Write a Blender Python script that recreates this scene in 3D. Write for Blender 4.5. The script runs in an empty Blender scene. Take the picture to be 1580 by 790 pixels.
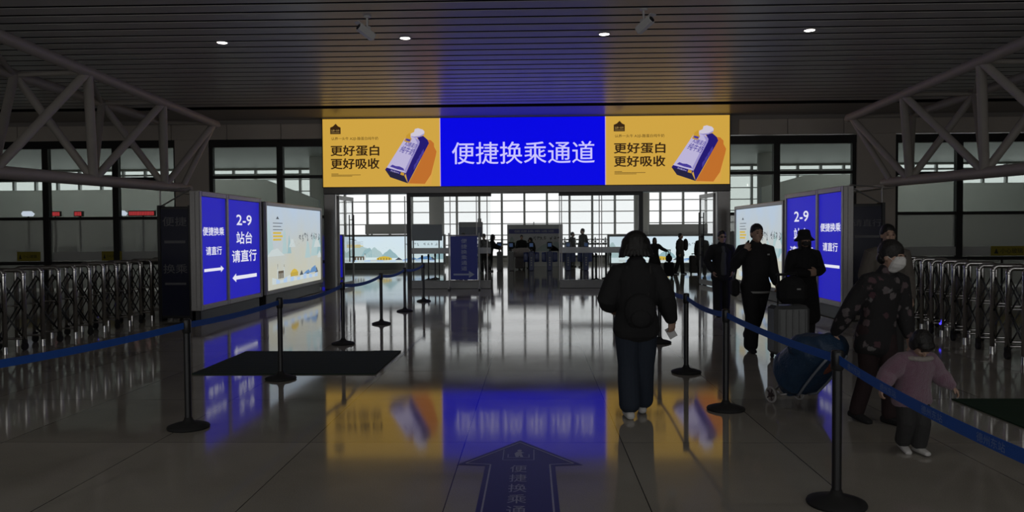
import bpy, math, random
from math import sin, cos, pi, radians, sqrt
from mathutils import Vector, Matrix, noise

# ------------------------------------------------------------------ camera, sky, lamps
sc = bpy.context.scene
C = sc.collection
sc.view_settings.view_transform = 'Standard'
sc.view_settings.look = 'None'
sc.view_settings.exposure = 0.0
sc.view_settings.gamma = 1.0
sc.view_settings.use_curve_mapping = False
cam_d = bpy.data.cameras.new('camera')
cam_d.sensor_width = 36.0
cam_d.lens = 36.0 * 1200 / 1580
cam_d.clip_end = 300
cam = bpy.data.objects.new('camera', cam_d)
C.objects.link(cam)
cam.matrix_world = (Matrix.Translation((0, 0, 1.6)) @ Matrix.Rotation(radians(1.53), 4, 'Z')
                    @ Matrix.Rotation(radians(90 - 1.67), 4, 'X') @ Matrix.Rotation(radians(-0.37), 4, 'Z'))
sc.camera = cam

SKY = 1.2
BACK = (14.0, 0.3, 4.8)        # unseen opening added behind the camera for fill light: half width, sill, head
world = bpy.data.worlds.new('overcast_sky')
sc.world = world
world.use_nodes = True
bgn = world.node_tree.nodes['Background']
bgn.inputs[0].default_value = (1.0, 1.0, 1.0, 1)
bgn.inputs[1].default_value = SKY


def portal(name, loc, rot, w, h):
    l = bpy.data.lights.new(name, 'AREA')
    l.shape = 'RECTANGLE'
    l.size = w
    l.size_y = h
    l.cycles.is_portal = True
    o = bpy.data.objects.new(name, l)
    C.objects.link(o)
    o.location = loc
    o.rotation_euler = rot


portal('daylight_window_front', (0, 43.6, 2.82), (radians(-90), 0, 0), 71, 4.9)
portal('rear_fill_portal', (0, -8.9, (BACK[1] + BACK[2]) / 2), (radians(90), 0, 0), BACK[0] * 2, BACK[2] - BACK[1])  # guides sky light through the added rear fill opening
sc.cycles.max_bounces = 8
sc.cycles.transparent_max_bounces = 24
sc.cycles.sample_clamp_indirect = 3.0
sc.cycles.use_denoising = True

# ------------------------------------------------------------------ materials
def lin(c):
    return tuple(((v / 255) / 12.92 if v / 255 <= .04045 else ((v / 255 + .055) / 1.055) ** 2.4) for v in c)


MATS = {}


def mat(name, rgb, rough=.6, metal=0.0, nscale=0, namt=.15, bump=0, bscale=60, spec=.5, sheen=0, coat=0):
    """procedural surface: base colour (linear) broken up by noise, optional bump"""
    if name in MATS:
        return MATS[name]
    m = bpy.data.materials.new(name)
    m.use_nodes = True
    nt = m.node_tree
    b = nt.nodes['Principled BSDF']
    b.inputs['Base Color'].default_value = (*rgb, 1)
    b.inputs['Roughness'].default_value = rough
    b.inputs['Metallic'].default_value = metal
    b.inputs['Specular IOR Level'].default_value = spec
    if sheen:
        b.inputs['Sheen Weight'].default_value = sheen
    if coat:
        b.inputs['Coat Weight'].default_value = coat
    tc = nt.nodes.new('ShaderNodeTexCoord')
    if nscale:
        n = nt.nodes.new('ShaderNodeTexNoise')
        n.inputs['Scale'].default_value = nscale
        n.inputs['Detail'].default_value = 4
        nt.links.new(tc.outputs['Object'], n.inputs['Vector'])
        mx = nt.nodes.new('ShaderNodeMix')
        mx.data_type = 'RGBA'
        mx.inputs[6].default_value = (*[v * (1 - namt) for v in rgb], 1)
        mx.inputs[7].default_value = (*[min(1, v * (1 + namt)) for v in rgb], 1)
        nt.links.new(n.outputs['Fac'], mx.inputs[0])
        nt.links.new(mx.outputs[2], b.inputs['Base Color'])
    if bump:
        n2 = nt.nodes.new('ShaderNodeTexNoise')
        n2.inputs['Scale'].default_value = bscale
        n2.inputs['Detail'].default_value = 3
        nt.links.new(tc.outputs['Object'], n2.inputs['Vector'])
        bp = nt.nodes.new('ShaderNodeBump')
        bp.inputs['Strength'].default_value = bump
        bp.inputs['Distance'].default_value = .02
        nt.links.new(n2.outputs['Fac'], bp.inputs['Height'])
        nt.links.new(bp.outputs['Normal'], b.inputs['Normal'])
    MATS[name] = m
    return m


def emit(name, srgb, strength=1.0, gloss=True):
    """a lit display colour"""
    if name in MATS:
        return MATS[name]
    m = bpy.data.materials.new(name)
    m.use_nodes = True
    b = m.node_tree.nodes['Principled BSDF']
    b.inputs['Base Color'].default_value = (.01, .01, .01, 1)
    b.inputs['Roughness'].default_value = .5
    b.inputs['Specular IOR Level'].default_value = .2
    b.inputs['Emission Color'].default_value = (*lin(srgb), 1)
    b.inputs['Emission Strength'].default_value = strength
    MATS[name] = m
    return m


def glass(name, tint, film=0.0, film_rgb=(.3, .31, .31), rough=0.0):
    """clear pane: transparent with a Fresnel reflection, plus a frosting film"""
    if name in MATS:
        return MATS[name]
    m = bpy.data.materials.new(name)
    m.use_nodes = True
    nt = m.node_tree
    nt.nodes.remove(nt.nodes['Principled BSDF'])
    out = nt.nodes['Material Output']
    tr = nt.nodes.new('ShaderNodeBsdfTransparent')
    tr.inputs[0].default_value = (*tint, 1)
    gl = nt.nodes.new('ShaderNodeBsdfGlossy')
    gl.inputs['Roughness'].default_value = rough
    lw = nt.nodes.new('ShaderNodeLayerWeight')
    pw_ = nt.nodes.new('ShaderNodeMath')
    pw_.operation = 'POWER'
    pw_.inputs[1].default_value = 5
    nt.links.new(lw.outputs['Facing'], pw_.inputs[0])
    fr = nt.nodes.new('ShaderNodeMath')
    fr.operation = 'MULTIPLY_ADD'
    fr.inputs[1].default_value = .7
    fr.inputs[2].default_value = .006
    nt.links.new(pw_.outputs[0], fr.inputs[0])
    mx = nt.nodes.new('ShaderNodeMixShader')
    nt.links.new(fr.outputs[0], mx.inputs[0])
    src = tr
    if film:
        df = nt.nodes.new('ShaderNodeBsdfDiffuse')
        df.inputs[0].default_value = (*film_rgb, 1)
        tl = nt.nodes.new('ShaderNodeBsdfTranslucent')
        tl.inputs[0].default_value = (*film_rgb, 1)
        m1 = nt.nodes.new('ShaderNodeMixShader')
        m1.inputs[0].default_value = .6
        nt.links.new(df.outputs[0], m1.inputs[1])
        nt.links.new(tl.outputs[0], m1.inputs[2])
        m2 = nt.nodes.new('ShaderNodeMixShader')
        m2.inputs[0].default_value = film
        nt.links.new(tr.outputs[0], m2.inputs[1])
        nt.links.new(m1.outputs[0], m2.inputs[2])
        src = m2
    nt.links.new(src.outputs[0], mx.inputs[1])
    nt.links.new(gl.outputs[0], mx.inputs[2])
    nt.links.new(mx.outputs[0], out.inputs[0])
    MATS[name] = m
    return m


def floor_material():
    m = bpy.data.materials.new('polished_granite')
    m.use_nodes = True
    nt = m.node_tree
    b = nt.nodes['Principled BSDF']
    N = nt.nodes.new
    L = nt.links.new
    tc = N('ShaderNodeTexCoord')
    sp = N('ShaderNodeSeparateXYZ')
    L(tc.outputs['Object'], sp.inputs[0])

    def joint(sock, off, pitch, w):
        a = N('ShaderNodeMath'); a.operation = 'ADD'; a.inputs[1].default_value = off
        L(sock, a.inputs[0])
        d = N('ShaderNodeMath'); d.operation = 'DIVIDE'; d.inputs[1].default_value = pitch
        L(a.outputs[0], d.inputs[0])
        f = N('ShaderNodeMath'); f.operation = 'FRACT'
        L(d.outputs[0], f.inputs[0])
        c = N('ShaderNodeMath'); c.operation = 'LESS_THAN'; c.inputs[1].default_value = w / pitch
        L(f.outputs[0], c.inputs[0])
        fl = N('ShaderNodeMath'); fl.operation = 'FLOOR'
        L(d.outputs[0], fl.inputs[0])
        return c, fl
    jx, ix = joint(sp.outputs[0], .53 + 24, 1.2, .007)
    jy, iy = joint(sp.outputs[1], -9.0 + 31, 1.55, .006)
    mxj = N('ShaderNodeMath'); mxj.operation = 'MAXIMUM'
    L(jx.outputs[0], mxj.inputs[0]); L(jy.outputs[0], mxj.inputs[1])
    cv = N('ShaderNodeCombineXYZ')
    L(ix.outputs[0], cv.inputs[0]); L(iy.outputs[0], cv.inputs[1])
    wn = N('ShaderNodeTexWhiteNoise'); wn.noise_dimensions = '2D'
    L(cv.outputs[0], wn.inputs['Vector'])
    n1 = N('ShaderNodeTexNoise'); n1.inputs['Scale'].default_value = 140; n1.inputs['Detail'].default_value = 3
    n2 = N('ShaderNodeTexNoise'); n2.inputs['Scale'].default_value = 1.1; n2.inputs['Detail'].default_value = 5
    L(tc.outputs['Object'], n1.inputs['Vector']); L(tc.outputs['Object'], n2.inputs['Vector'])
    s = N('ShaderNodeMath'); s.operation = 'ADD'
    L(n1.outputs['Fac'], s.inputs[0]); L(n2.outputs['Fac'], s.inputs[1])
    s2 = N('ShaderNodeMath'); s2.operation = 'MULTIPLY_ADD'; s2.inputs[1].default_value = .35
    L(wn.outputs['Value'], s2.inputs[0]); L(s.outputs[0], s2.inputs[2])
    cr = N('ShaderNodeValToRGB')
    cr.color_ramp.elements[0].position = .55; cr.color_ramp.elements[0].color = (.24, .222, .19, 1)
    cr.color_ramp.elements[1].position = 1.5 if False else 1.0; cr.color_ramp.elements[1].color = (.37, .35, .305, 1)
    hv = N('ShaderNodeMath'); hv.operation = 'MULTIPLY'; hv.inputs[1].default_value = .7
    L(s2.outputs[0], hv.inputs[0]); L(hv.outputs[0], cr.inputs[0])
    mix = N('ShaderNodeMix'); mix.data_type = 'RGBA'
    mix.inputs[7].default_value = (.05, .048, .043, 1)
    L(mxj.outputs[0], mix.inputs[0]); L(cr.outputs[0], mix.inputs[6])
    L(mix.outputs[2], b.inputs['Base Color'])
    rr = N('ShaderNodeMapRange')
    rr.inputs['From Min'].default_value = .3; rr.inputs['From Max'].default_value = .7
    rr.inputs['To Min'].default_value = .052; rr.inputs['To Max'].default_value = .085
    L(n2.outputs['Fac'], rr.inputs[0])
    L(rr.outputs[0], b.inputs['Roughness'])
    b.inputs['IOR'].default_value = 1.34
    return m


M_floor = floor_material()
M_slat = mat('grey_metal_slat', (.60, .575, .57), .33, 0, 3, .1, spec=.3)
M_void = mat('ceiling_void', (.006, .006, .006), .9)
M_soffit = mat('brown_grey_soffit', (.34, .31, .28), .3, 0, 2, .1)
M_cream = mat('beige_wall_panel', (.60, .535, .46), .6, 0, 2, .08)
M_greywall = mat('grey_wall', (.42, .42, .40), .7, 0, 2, .1)
M_darkframe = mat('dark_bronze_frame', (.022, .021, .02), .45, .2, 8, .2)
M_steel = mat('brushed_steel', (.33, .32, .31), .32, .9, 30, .1)
M_steel2 = mat('satin_steel_frame', (.36, .35, .34), .4, .6, 20, .1)
M_chrome = mat('chrome_tube', (.62, .61, .59), .14, 1.0, 20, .1)
M_linkm = mat('dark_scissor_steel', (.04, .04, .038), .35, .8, 30, .2)
M_truss = mat('painted_truss', (.46, .425, .38), .5, 0, 6, .1)
M_black = mat('black_plastic', (.012, .012, .013), .4, 0, 20, .2)
M_rub = mat('black_rubber', (.01, .01, .01), .8, 0, 20, .2)
M_belt = mat('blue_webbing', (.012, .095, .46), .7, 0, 200, .15, .3, 300)
M_beltink = mat('pale_belt_print', (.20, .30, .55), .7)
M_glass = glass('clear_pane', (.93, .94, .94))
M_tint = glass('tinted_pane', (.72, .76, .74))
M_film = glass('frosted_pane', (.8, .82, .8), .5, (.55, .56, .56), .08)
M_whitefilm = glass('white_film', (.85, .85, .85), .85, (.85, .85, .84))
M_yellow = mat('yellow_sticker', (.30, .25, .02), .6)
M_ink = mat('dark_ink', (.02, .02, .018), .6)
M_farceil = mat('pale_slat_ceiling', (.62, .64, .62), .5, 0, 2, .06)
M_col = mat('pale_column_cladding', (.78, .78, .76), .5, 0, 3, .06)
M_bluesign = mat('blue_board', (.022, .04, .32), .45, 0, 10, .05)
M_darksign = mat('unlit_navy_panel', (.012, .014, .035), .22)
M_darktext = mat('dull_grey_print', (.11, .11, .12), .5)
M_whiteprint = mat('pale_print', (.5, .5, .52), .6)
M_farbase = mat('grey_plinth', (.30, .31, .31), .5, 0, 8, .1)
M_led = mat('unlit_led_board', (.48, .49, .49), .5, 0, 200, .2)
M_mat = mat('dark_green_mat', (.012, .028, .018), .9, 0, 80, .3, .4, 250)
M_matg = mat('green_carpet', (.008, .035, .012), .95, 0, 120, .3, .4, 250)
M_stick = mat('navy_floor_sticker', (.006, .010, .10), .4, 0, 20, .1, spec=.25)
M_stickw = mat('worn_white_print', (.30, .31, .36), .45, 0, 60, .4)
# displays
E_blue = emit('display_blue', (0, 0, 226), 1.0)
E_bluetxt = emit('display_lilac_text', (202, 196, 255), 1.0)
E_yel = emit('display_amber', (206, 163, 66), 1.0)
E_brown = emit('display_dark_brown', (52, 34, 14), 1.0)
E_sign = emit('lightbox_blue', (31, 28, 172), 1.0)
E_signw = emit('lightbox_white', (226, 226, 240), 1.0)


# ------------------------------------------------------------------ mesh builder
def frame_of(d):
    d = Vector(d).normalized()
    a = Vector((0, 0, 1)) if abs(d.z) < .9 else Vector((0, 1, 0))
    u = a.cross(d).normalized()
    return u, d.cross(u).normalized(), d


class MB:
    def __init__(self, mats=None):
        self.v, self.f, self.m, self.s = [], [], [], []
        self.mi = 0
        self.sm = False

    def add(self, vs, fs):
        o = len(self.v)
        self.v += [tuple(p) for p in vs]
        for f in fs:
            self.f.append(tuple(i + o for i in f))
            self.m.append(self.mi)
            self.s.append(self.sm)
        return self

    def box(self, c, s, rot=None, bev=0):
        hx, hy, hz = s[0] / 2, s[1] / 2, s[2] / 2
        b = min(bev, hx * .9, hy * .9, hz * .9)
        R = rot if rot is not None else Matrix.Identity(3)
        c = Vector(c)
        if b <= 0:
            P = [Vector((x * hx, y * hy, z * hz)) for z in (-1, 1) for y in (-1, 1) for x in (-1, 1)]
            self.add([c + R @ p for p in P],
                     [(0, 2, 3, 1), (4, 5, 7, 6), (0, 1, 5, 4), (2, 6, 7, 3), (0, 4, 6, 2), (1, 3, 7, 5)])
            return self
        vs, idx = [], {}
        for z in (-1, 1):
            for y in (-1, 1):
                for x in (-1, 1):
                    for ax in range(3):
                        p = [x * (hx - b), y * (hy - b), z * (hz - b)]
                        h = (hx, hy, hz)[ax]
                        p[ax] = (x, y, z)[ax] * h
                        idx[(x, y, z, ax)] = len(vs)
                        vs.append(c + R @ Vector(p))
        fs = []
        for ax in range(3):
            o = [i for i in range(3) if i != ax]
            for sg in (-1, 1):
                q = []
                for a_, b_ in ((-1, -1), (1, -1), (1, 1), (-1, 1)):
                    k = [0, 0, 0]; k[ax] = sg; k[o[0]] = a_; k[o[1]] = b_
                    q.append(idx[(*k, ax)])
                if (sg > 0) != (ax != 1):
                    q.reverse()
                fs.append(tuple(q))
        for e in range(3):
            o = [i for i in range(3) if i != e]
            for a_ in (-1, 1):
                for b_ in (-1, 1):
                    def k(t, ax):
                        kk = [0, 0, 0]; kk[e] = t; kk[o[0]] = a_; kk[o[1]] = b_
                        return idx[(*kk, ax)]
                    fs.append((k(-1, o[0]), k(1, o[0]), k(1, o[1]), k(-1, o[1])))
        for z in (-1, 1):
            for y in (-1, 1):
                for x in (-1, 1):
                    fs.append((idx[(x, y, z, 0)], idx[(x, y, z, 1)], idx[(x, y, z, 2)]))
        self.add(vs, fs)
        return self

    def b2(self, x0, x1, y0, y1, z0, z1, bev=0):
        return self.box(((x0 + x1) / 2, (y0 + y1) / 2, (z0 + z1) / 2), (abs(x1 - x0), abs(y1 - y0), abs(z1 - z0)), None, bev)

    def cyl(self, p0, p1, r, r2=None, n=12, cap=True):
        p0, p1 = Vector(p0), Vector(p1)
        r2 = r if r2 is None else r2
        u, v, d = frame_of(p1 - p0)
        vs = []
        for p, q in ((p0, r), (p1, r2)):
            vs += [p + (u * cos(2 * pi * i / n) + v * sin(2 * pi * i / n)) * q for i in range(n)]
        sm = self.sm
        self.sm = True
        self.add(vs, [(i, (i + 1) % n, n + (i + 1) % n, n + i) for i in range(n)])
        self.sm = False
        if cap:
            self.add(vs, [tuple(range(n - 1, -1, -1)), tuple(range(n, 2 * n))])
        self.sm = sm
        return self

    def tube(self, pts, r, n=8):
        pts = [Vector(p) for p in pts]
        rs = r if isinstance(r, (list, tuple)) else [r] * len(pts)
        vs = []
        u0 = None
        for i, p in enumerate(pts):
            d = (pts[min(i + 1, len(pts) - 1)] - pts[max(i - 1, 0)]).normalized()
            if u0 is None:
                u, v, _ = frame_of(d)
            else:
                u = (u0 - d * u0.dot(d)).normalized()
                v = d.cross(u)
            u0 = u
            vs += [p + (u * cos(2 * pi * k / n) + v * sin(2 * pi * k / n)) * rs[i] for k in range(n)]
        fs = []
        for i in range(len(pts) - 1):
            for k in range(n):
                fs.append((i * n + k, i * n + (k + 1) % n, (i + 1) * n + (k + 1) % n, (i + 1) * n + k))
        sm = self.sm
        self.sm = True
        fs += [tuple(range(n - 1, -1, -1)), tuple(range((len(pts) - 1) * n, len(pts) * n))]
        self.add(vs, fs)
        self.sm = sm
        return self

    def lathe(self, prof, c=(0, 0, 0), n=24, R=None):
        c = Vector(c)
        R = R if R is not None else Matrix.Identity(3)
        vs = []
        for r, z in prof:
            vs += [c + R @ Vector((r * cos(2 * pi * i / n), r * sin(2 * pi * i / n), z)) for i in range(n)]
        fs = []
        for j in range(len(prof) - 1):
            for i in range(n):
                fs.append((j * n + i, j * n + (i + 1) % n, (j + 1) * n + (i + 1) % n, (j + 1) * n + i))
        sm = self.sm
        self.sm = True
        fs += [tuple(range(n - 1, -1, -1)), tuple(range((len(prof) - 1) * n, len(prof) * n))]
        self.add(vs, fs)
        self.sm = sm
        return self

    def loft(self, rings, n=20, pw=2.0):
        """rings: (centre, u, v) scaled half axes; closed with rounded caps"""
        R = [(Vector(c), Vector(u), Vector(v)) for c, u, v in rings]
        d0 = (R[0][0] - R[1][0]).normalized() * min(R[0][1].length, R[0][2].length)
        d1 = (R[-1][0] - R[-2][0]).normalized() * min(R[-1][1].length, R[-1][2].length)
        full = []
        for t in (80, 50, 25):
            t = radians(t)
            full.append((R[0][0] + d0 * sin(t) * .8, R[0][1] * cos(t), R[0][2] * cos(t)))
        full += R
        for t in (25, 50, 80):
            t = radians(t)
            full.append((R[-1][0] + d1 * sin(t) * .8, R[-1][1] * cos(t), R[-1][2] * cos(t)))
        vs = []
        for c, u, v in full:
            for i in range(n):
                a = 2 * pi * i / n
                ca, sa = cos(a), sin(a)
                k = (abs(ca) ** pw + abs(sa) ** pw) ** (-1 / pw)
                vs.append(c + u * ca * k + v * sa * k)
        fs = []
        m = len(full)
        for j in range(m - 1):
            for i in range(n):
                fs.append((j * n + i, j * n + (i + 1) % n, (j + 1) * n + (i + 1) % n, (j + 1) * n + i))
        fs += [tuple(range(n - 1, -1, -1)), tuple(range((m - 1) * n, m * n))]
        sm = self.sm
        self.sm = True
        self.add(vs, fs)
        self.sm = sm
        return self

    def limb(self, pts, rads, n=14, flat=None):
        pts = [Vector(p) for p in pts]
        rings = []
        u0 = None
        for i, p in enumerate(pts):
            d = (pts[min(i + 1, len(pts) - 1)] - pts[max(i - 1, 0)]).normalized()
            if u0 is None:
                u = Vector((1, 0, 0))
                if abs(d.x) > .9:
                    u = Vector((0, 1, 0))
                u = (u - d * u.dot(d)).normalized()
            else:
                u = (u0 - d * u0.dot(d)).normalized()
            u0 = u
            v = d.cross(u)
            f = flat if flat else 1.0
            rings.append((p, u * rads[i], v * rads[i] * f))
        return self.loft(rings, n)

    def ell(self, c, r, R=None, n=16, m=10):
        c = Vector(c)
        R = R if R is not None else Matrix.Identity(3)
        vs = []
        for j in range(m + 1):
            t = pi * (j + .02 * (j == 0) - .02 * (j == m)) / m
            for i in range(n):
                a = 2 * pi * i / n
                vs.append(c + R @ Vector((r[0] * sin(t) * cos(a), r[1] * sin(t) * sin(a), r[2] * cos(t))))
        fs = []
        for j in range(m):
            for i in range(n):
                fs.append((j * n + i, (j + 1) * n + i, (j + 1) * n + (i + 1) % n, j * n + (i + 1) % n))
        fs += [tuple(range(n)), tuple(range((m + 1) * n - 1, m * n - 1, -1))]
        sm = self.sm
        self.sm = True
        self.add(vs, fs)
        self.sm = sm
        return self

    def poly(self, pts):
        return self.add(pts, [tuple(range(len(pts)))])

    def prism(self, pts, off):
        n = len(pts)
        off = Vector(off)
        P = [Vector(p) for p in pts]
        self.add(P + [p + off for p in P],
                 [tuple(range(n - 1, -1, -1)), tuple(range(n, 2 * n))] + [(i, (i + 1) % n, n + (i + 1) % n, n + i) for i in range(n)])
        return self

    def mesh(self, name, mats):
        me = bpy.data.meshes.new(name)
        me.from_pydata(self.v, [], self.f)
        for m in (mats if isinstance(mats, (list, tuple)) else [mats]):
            me.materials.append(m)
        me.polygons.foreach_set('material_index', self.m)
        me.polygons.foreach_set('use_smooth', self.s)
        me.update()
        return me

    def build(self, name, mats, parent=None, label=None):
        o = bpy.data.objects.new(name, self.mesh(name, mats))
        C.objects.link(o)
        if parent is not None:
            o.parent = parent
        if label:
            o['label'] = label
        return o

    def remesh(self, name, mats, vox, parent=None, smooth=3, wob=0, wsc=9, label=None):
        """fuse the overlapping volumes into one continuous skin"""
        me = self.mesh(name + '_raw', mats)
        t = bpy.data.objects.new(name + '_raw', me)
        C.objects.link(t)
        r = t.modifiers.new('r', 'REMESH')
        r.mode = 'VOXEL'
        r.voxel_size = vox
        r.use_smooth_shade = True
        if smooth:
            s = t.modifiers.new('s', 'SMOOTH')
            s.factor = .5
            s.iterations = smooth
        dg = bpy.context.evaluated_depsgraph_get()
        dg.update()
        out = bpy.data.meshes.new_from_object(t.evaluated_get(dg))
        bpy.data.objects.remove(t)
        bpy.data.meshes.remove(me)
        out.name = name
        if wob:
            nn = [v.normal.copy() for v in out.vertices]
            for v, q in zip(out.vertices, nn):
                p = v.co * wsc
                k = noise.noise(Vector((p.x, p.y, p.z * .55))) + .5 * noise.noise(Vector((p.x * 2.3 + 7, p.y * 2.3, p.z * 1.1)))
                v.co += q * k * wob
        out.update()
        if not out.materials:
            for m in (mats if isinstance(mats, (list, tuple)) else [mats]):
                out.materials.append(m)
        o = bpy.data.objects.new(name, out)
        C.objects.link(o)
        if parent is not None:
            o.parent = parent
        if label:
            o['label'] = label
        return o


def thing(name, label, cat, loc=(0, 0, 0), rz=0, group=None):
    o = bpy.data.objects.new(name, None)
    C.objects.link(o)
    o.location = loc
    o.rotation_euler = (0, 0, rz)
    o['label'] = label
    o['category'] = cat
    if group:
        o['group'] = group
    return o


def tag(o, label, cat, group=None, kind=None):
    o['label'] = label
    o['category'] = cat
    if group:
        o['group'] = group
    if kind:
        o['kind'] = kind
    return o


def struct(name, mb, m, parent=None):
    o = mb.build(name, m, parent)
    if parent is None:
        o['kind'] = 'structure'
    return o


def sroot(name, loc=(0, 0, 0)):
    o = bpy.data.objects.new(name, None)
    C.objects.link(o)
    o.location = loc
    o['kind'] = 'structure'
    return o


def dup(root, loc, rz=None, label=None, group=None):
    r = root.copy()
    C.objects.link(r)
    r.location = loc
    if rz is not None:
        r.rotation_euler = (0, 0, rz)
    if label:
        r['label'] = label
    if group:
        r['group'] = group
    for ch in list(root.children):
        c = ch.copy()
        C.objects.link(c)
        c.parent = r
        for g in list(ch.children):
            d = g.copy()
            C.objects.link(d)
            d.parent = c
    return r


TXT = {}


def glyphs(s, bold=0.0):
    k = (s, bold)
    if k in TXT:
        return TXT[k]
    cu = bpy.data.curves.new('t', 'FONT')
    cu.body = s
    cu.size = 1
    cu.resolution_u = 3
    cu.offset = bold
    o = bpy.data.objects.new('t', cu)
    C.objects.link(o)
    dg = bpy.context.evaluated_depsgraph_get()
    dg.update()
    me = bpy.data.meshes.new_from_object(o.evaluated_get(dg))
    v = [tuple(q.co) for q in me.vertices]
    f = [tuple(p.vertices) for p in me.polygons]
    bpy.data.objects.remove(o)
    bpy.data.curves.remove(cu)
    bpy.data.meshes.remove(me)
    TXT[k] = (v, f)
    return TXT[k]


class Face:
    """a flat sign face: origin bottom-left, right and up vectors; everything drawn lies eps in front"""
    def __init__(self, o, r, u, eps=.004):
        self.o, self.r, self.u = Vector(o), Vector(r).normalized(), Vector(u).normalized()
        self.n = self.r.cross(self.u)
        self.eps = eps

    def p(self, x, y, k=1):
        return self.o + self.r * x + self.u * y + self.n * (self.eps * k)

    def text(self, mb, s, cx, cy, w=None, h=None, bold=0.0, k=1, rot=0, shear=0):
        v, f = glyphs(s)
        xs = [q[0] for q in v]; ys = [q[1] for q in v]
        x0, x1, y0, y1 = min(xs), max(xs), min(ys), max(ys)
        sx = w / (x1 - x0) if w else None
        sy = h / (y1 - y0) if h else None
        sx = sx or sy
        sy = sy or sx
        ca, sa = cos(rot), sin(rot)
        bd = bold * sy * 1.0
        for i, (ox, oy) in enumerate(((0, 0), (bd, 0), (-bd, 0), (0, bd * .7), (0, -bd * .7)) if bold else ((0, 0),)):
            out = []
            for q in v:
                a, b = (q[0] - (x0 + x1) / 2) * sx + ox, (q[1] - (y0 + y1) / 2) * sy + oy
                a += shear * b
                out.append(self.p(cx + a * ca - b * sa, cy + a * sa + b * ca, k + i * .04))
            mb.add(out, f)

    def rect(self, mb, x0, x1, y0, y1, k=1):
        mb.poly([self.p(x0, y0, k), self.p(x1, y0, k), self.p(x1, y1, k), self.p(x0, y1, k)])

    def pol(self, mb, pts, k=1):
        mb.poly([self.p(x, y, k) for x, y in pts])

    def arrow(self, mb, x0, x1, cy, sh, hh, hl):
        s = 1 if x1 > x0 else -1
        xb = x1 - s * hl
        pts = [(x0, cy - sh / 2), (xb, cy - sh / 2), (xb, cy - hh / 2), (x1, cy), (xb, cy + hh / 2), (xb, cy + sh / 2), (x0, cy + sh / 2)]
        if s < 0:
            pts.reverse()
        q = len(mb.v)
        P = [self.p(*a) for a in pts]
        if s > 0:
            mb.add(P, [(0, 1, 5, 6), (2, 3, 4)])
        else:
            mb.add(P, [(0, 1, 5, 6), (2, 3, 4)])


XX, YY, ZZ = Vector((1, 0, 0)), Vector((0, 1, 0)), Vector((0, 0, 1))

# ------------------------------------------------------------------ the hall
PY = 22.6        # wall with the screen and the doorway
FY = 43.7        # window wall of the far hall
CZ = 5.05

fl = MB()
fl.b2(-17, 17, -9.2, 22.7, -.2, 0); fl.b2(-36, 36, 22.7, 44.2, -.2, 0)
struct('floor', fl, M_floor)

ce = MB()
pitch, gap = .44, .10
y = -9.0
while y + pitch < 21.35:
    ce.b2(-17, 17, y, y + pitch - gap, CZ, CZ + .01, .003)
    y += pitch
ce.mi = 1
ce.b2(-17, 17, -9.2, PY + .4, CZ + .22, CZ + .3)
ce.b2(-17, 17, 21.295, 21.31, CZ + .001, CZ + .25)  # black strip added to darken the lit soffit edge behind the last gap
ce.mi = 2
ce.prism([(-17, 21.31, CZ), (-17, 22.32, CZ - .085), (-17, PY + .4, CZ - .085), (-17, PY + .4, CZ + .21), (-17, 21.31, CZ + .21)], (34, 0, 0))
struct('ceiling', ce, [M_slat, M_void, M_soffit])
fc = MB()
y = PY + .4
while y < FY + .3:
    fc.b2(-36, 36, y, y + .28, CZ + .32, CZ + .37)
    y += .3
fc.b2(-36, 36, PY + .3, FY + .5, CZ + .40, CZ + .5)
struct('ceiling_far', fc, M_farceil)
struct('wall_left', MB().b2(-17.3, -17, -9.2, 22.7, 0, 5.4), M_greywall)
struct('wall_right', MB().b2(17, 17.3, -9.2, 22.7, 0, 5.4), M_greywall)
w = MB(); w.b2(-36.3, -36, 22.7, 44.2, 0, 5.7); w.b2(-36.3, -17, PY + .1, PY + .4, 0, 5.7)
struct('wall_far_left', w, M_greywall)
w = MB(); w.b2(36, 36.3, 22.7, 44.2, 0, 5.7); w.b2(17, 36.3, PY + .1, PY + .4, 0, 5.7)
struct('wall_far_right', w, M_greywall)
w = MB()
bx, b0, b1 = BACK
w.b2(-17, -bx, -9.4, -9.1, 0, 5.4); w.b2(bx, 17, -9.4, -9.1, 0, 5.4)
w.b2(-bx, bx, -9.4, -9.1, 0, b0); w.b2(-bx, bx, -9.4, -9.1, b1, 5.4)
struct('wall_back', w, M_greywall)

# wall above and beside the doorway
w = MB()
w.b2(-17, 17, PY + .12, PY + .4, 4.40, CZ + .5)
struct('wall_front', w, M_soffit)
w = MB()
xs = [-17, -15.2, -12.9, -10.6, -8.95, -7.35, -5.95]
for side in (-1, 1):
    for a, b in zip(xs[:-1], xs[1:]):
        x0, x1 = (a, b) if side < 0 else (-b, -a)
        w.b2(x0 + .008, x1 - .008, PY + .06, PY + .14, 4.40, 4.84, .01)
    x0, x1 = (-10.5, -9.5) if side < 0 else (9.32, 10.42)
    w.b2(x0, x1, PY + .04, PY + .4, 0, 4.40, .01)
struct('trim_1', w, M_cream)


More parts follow.
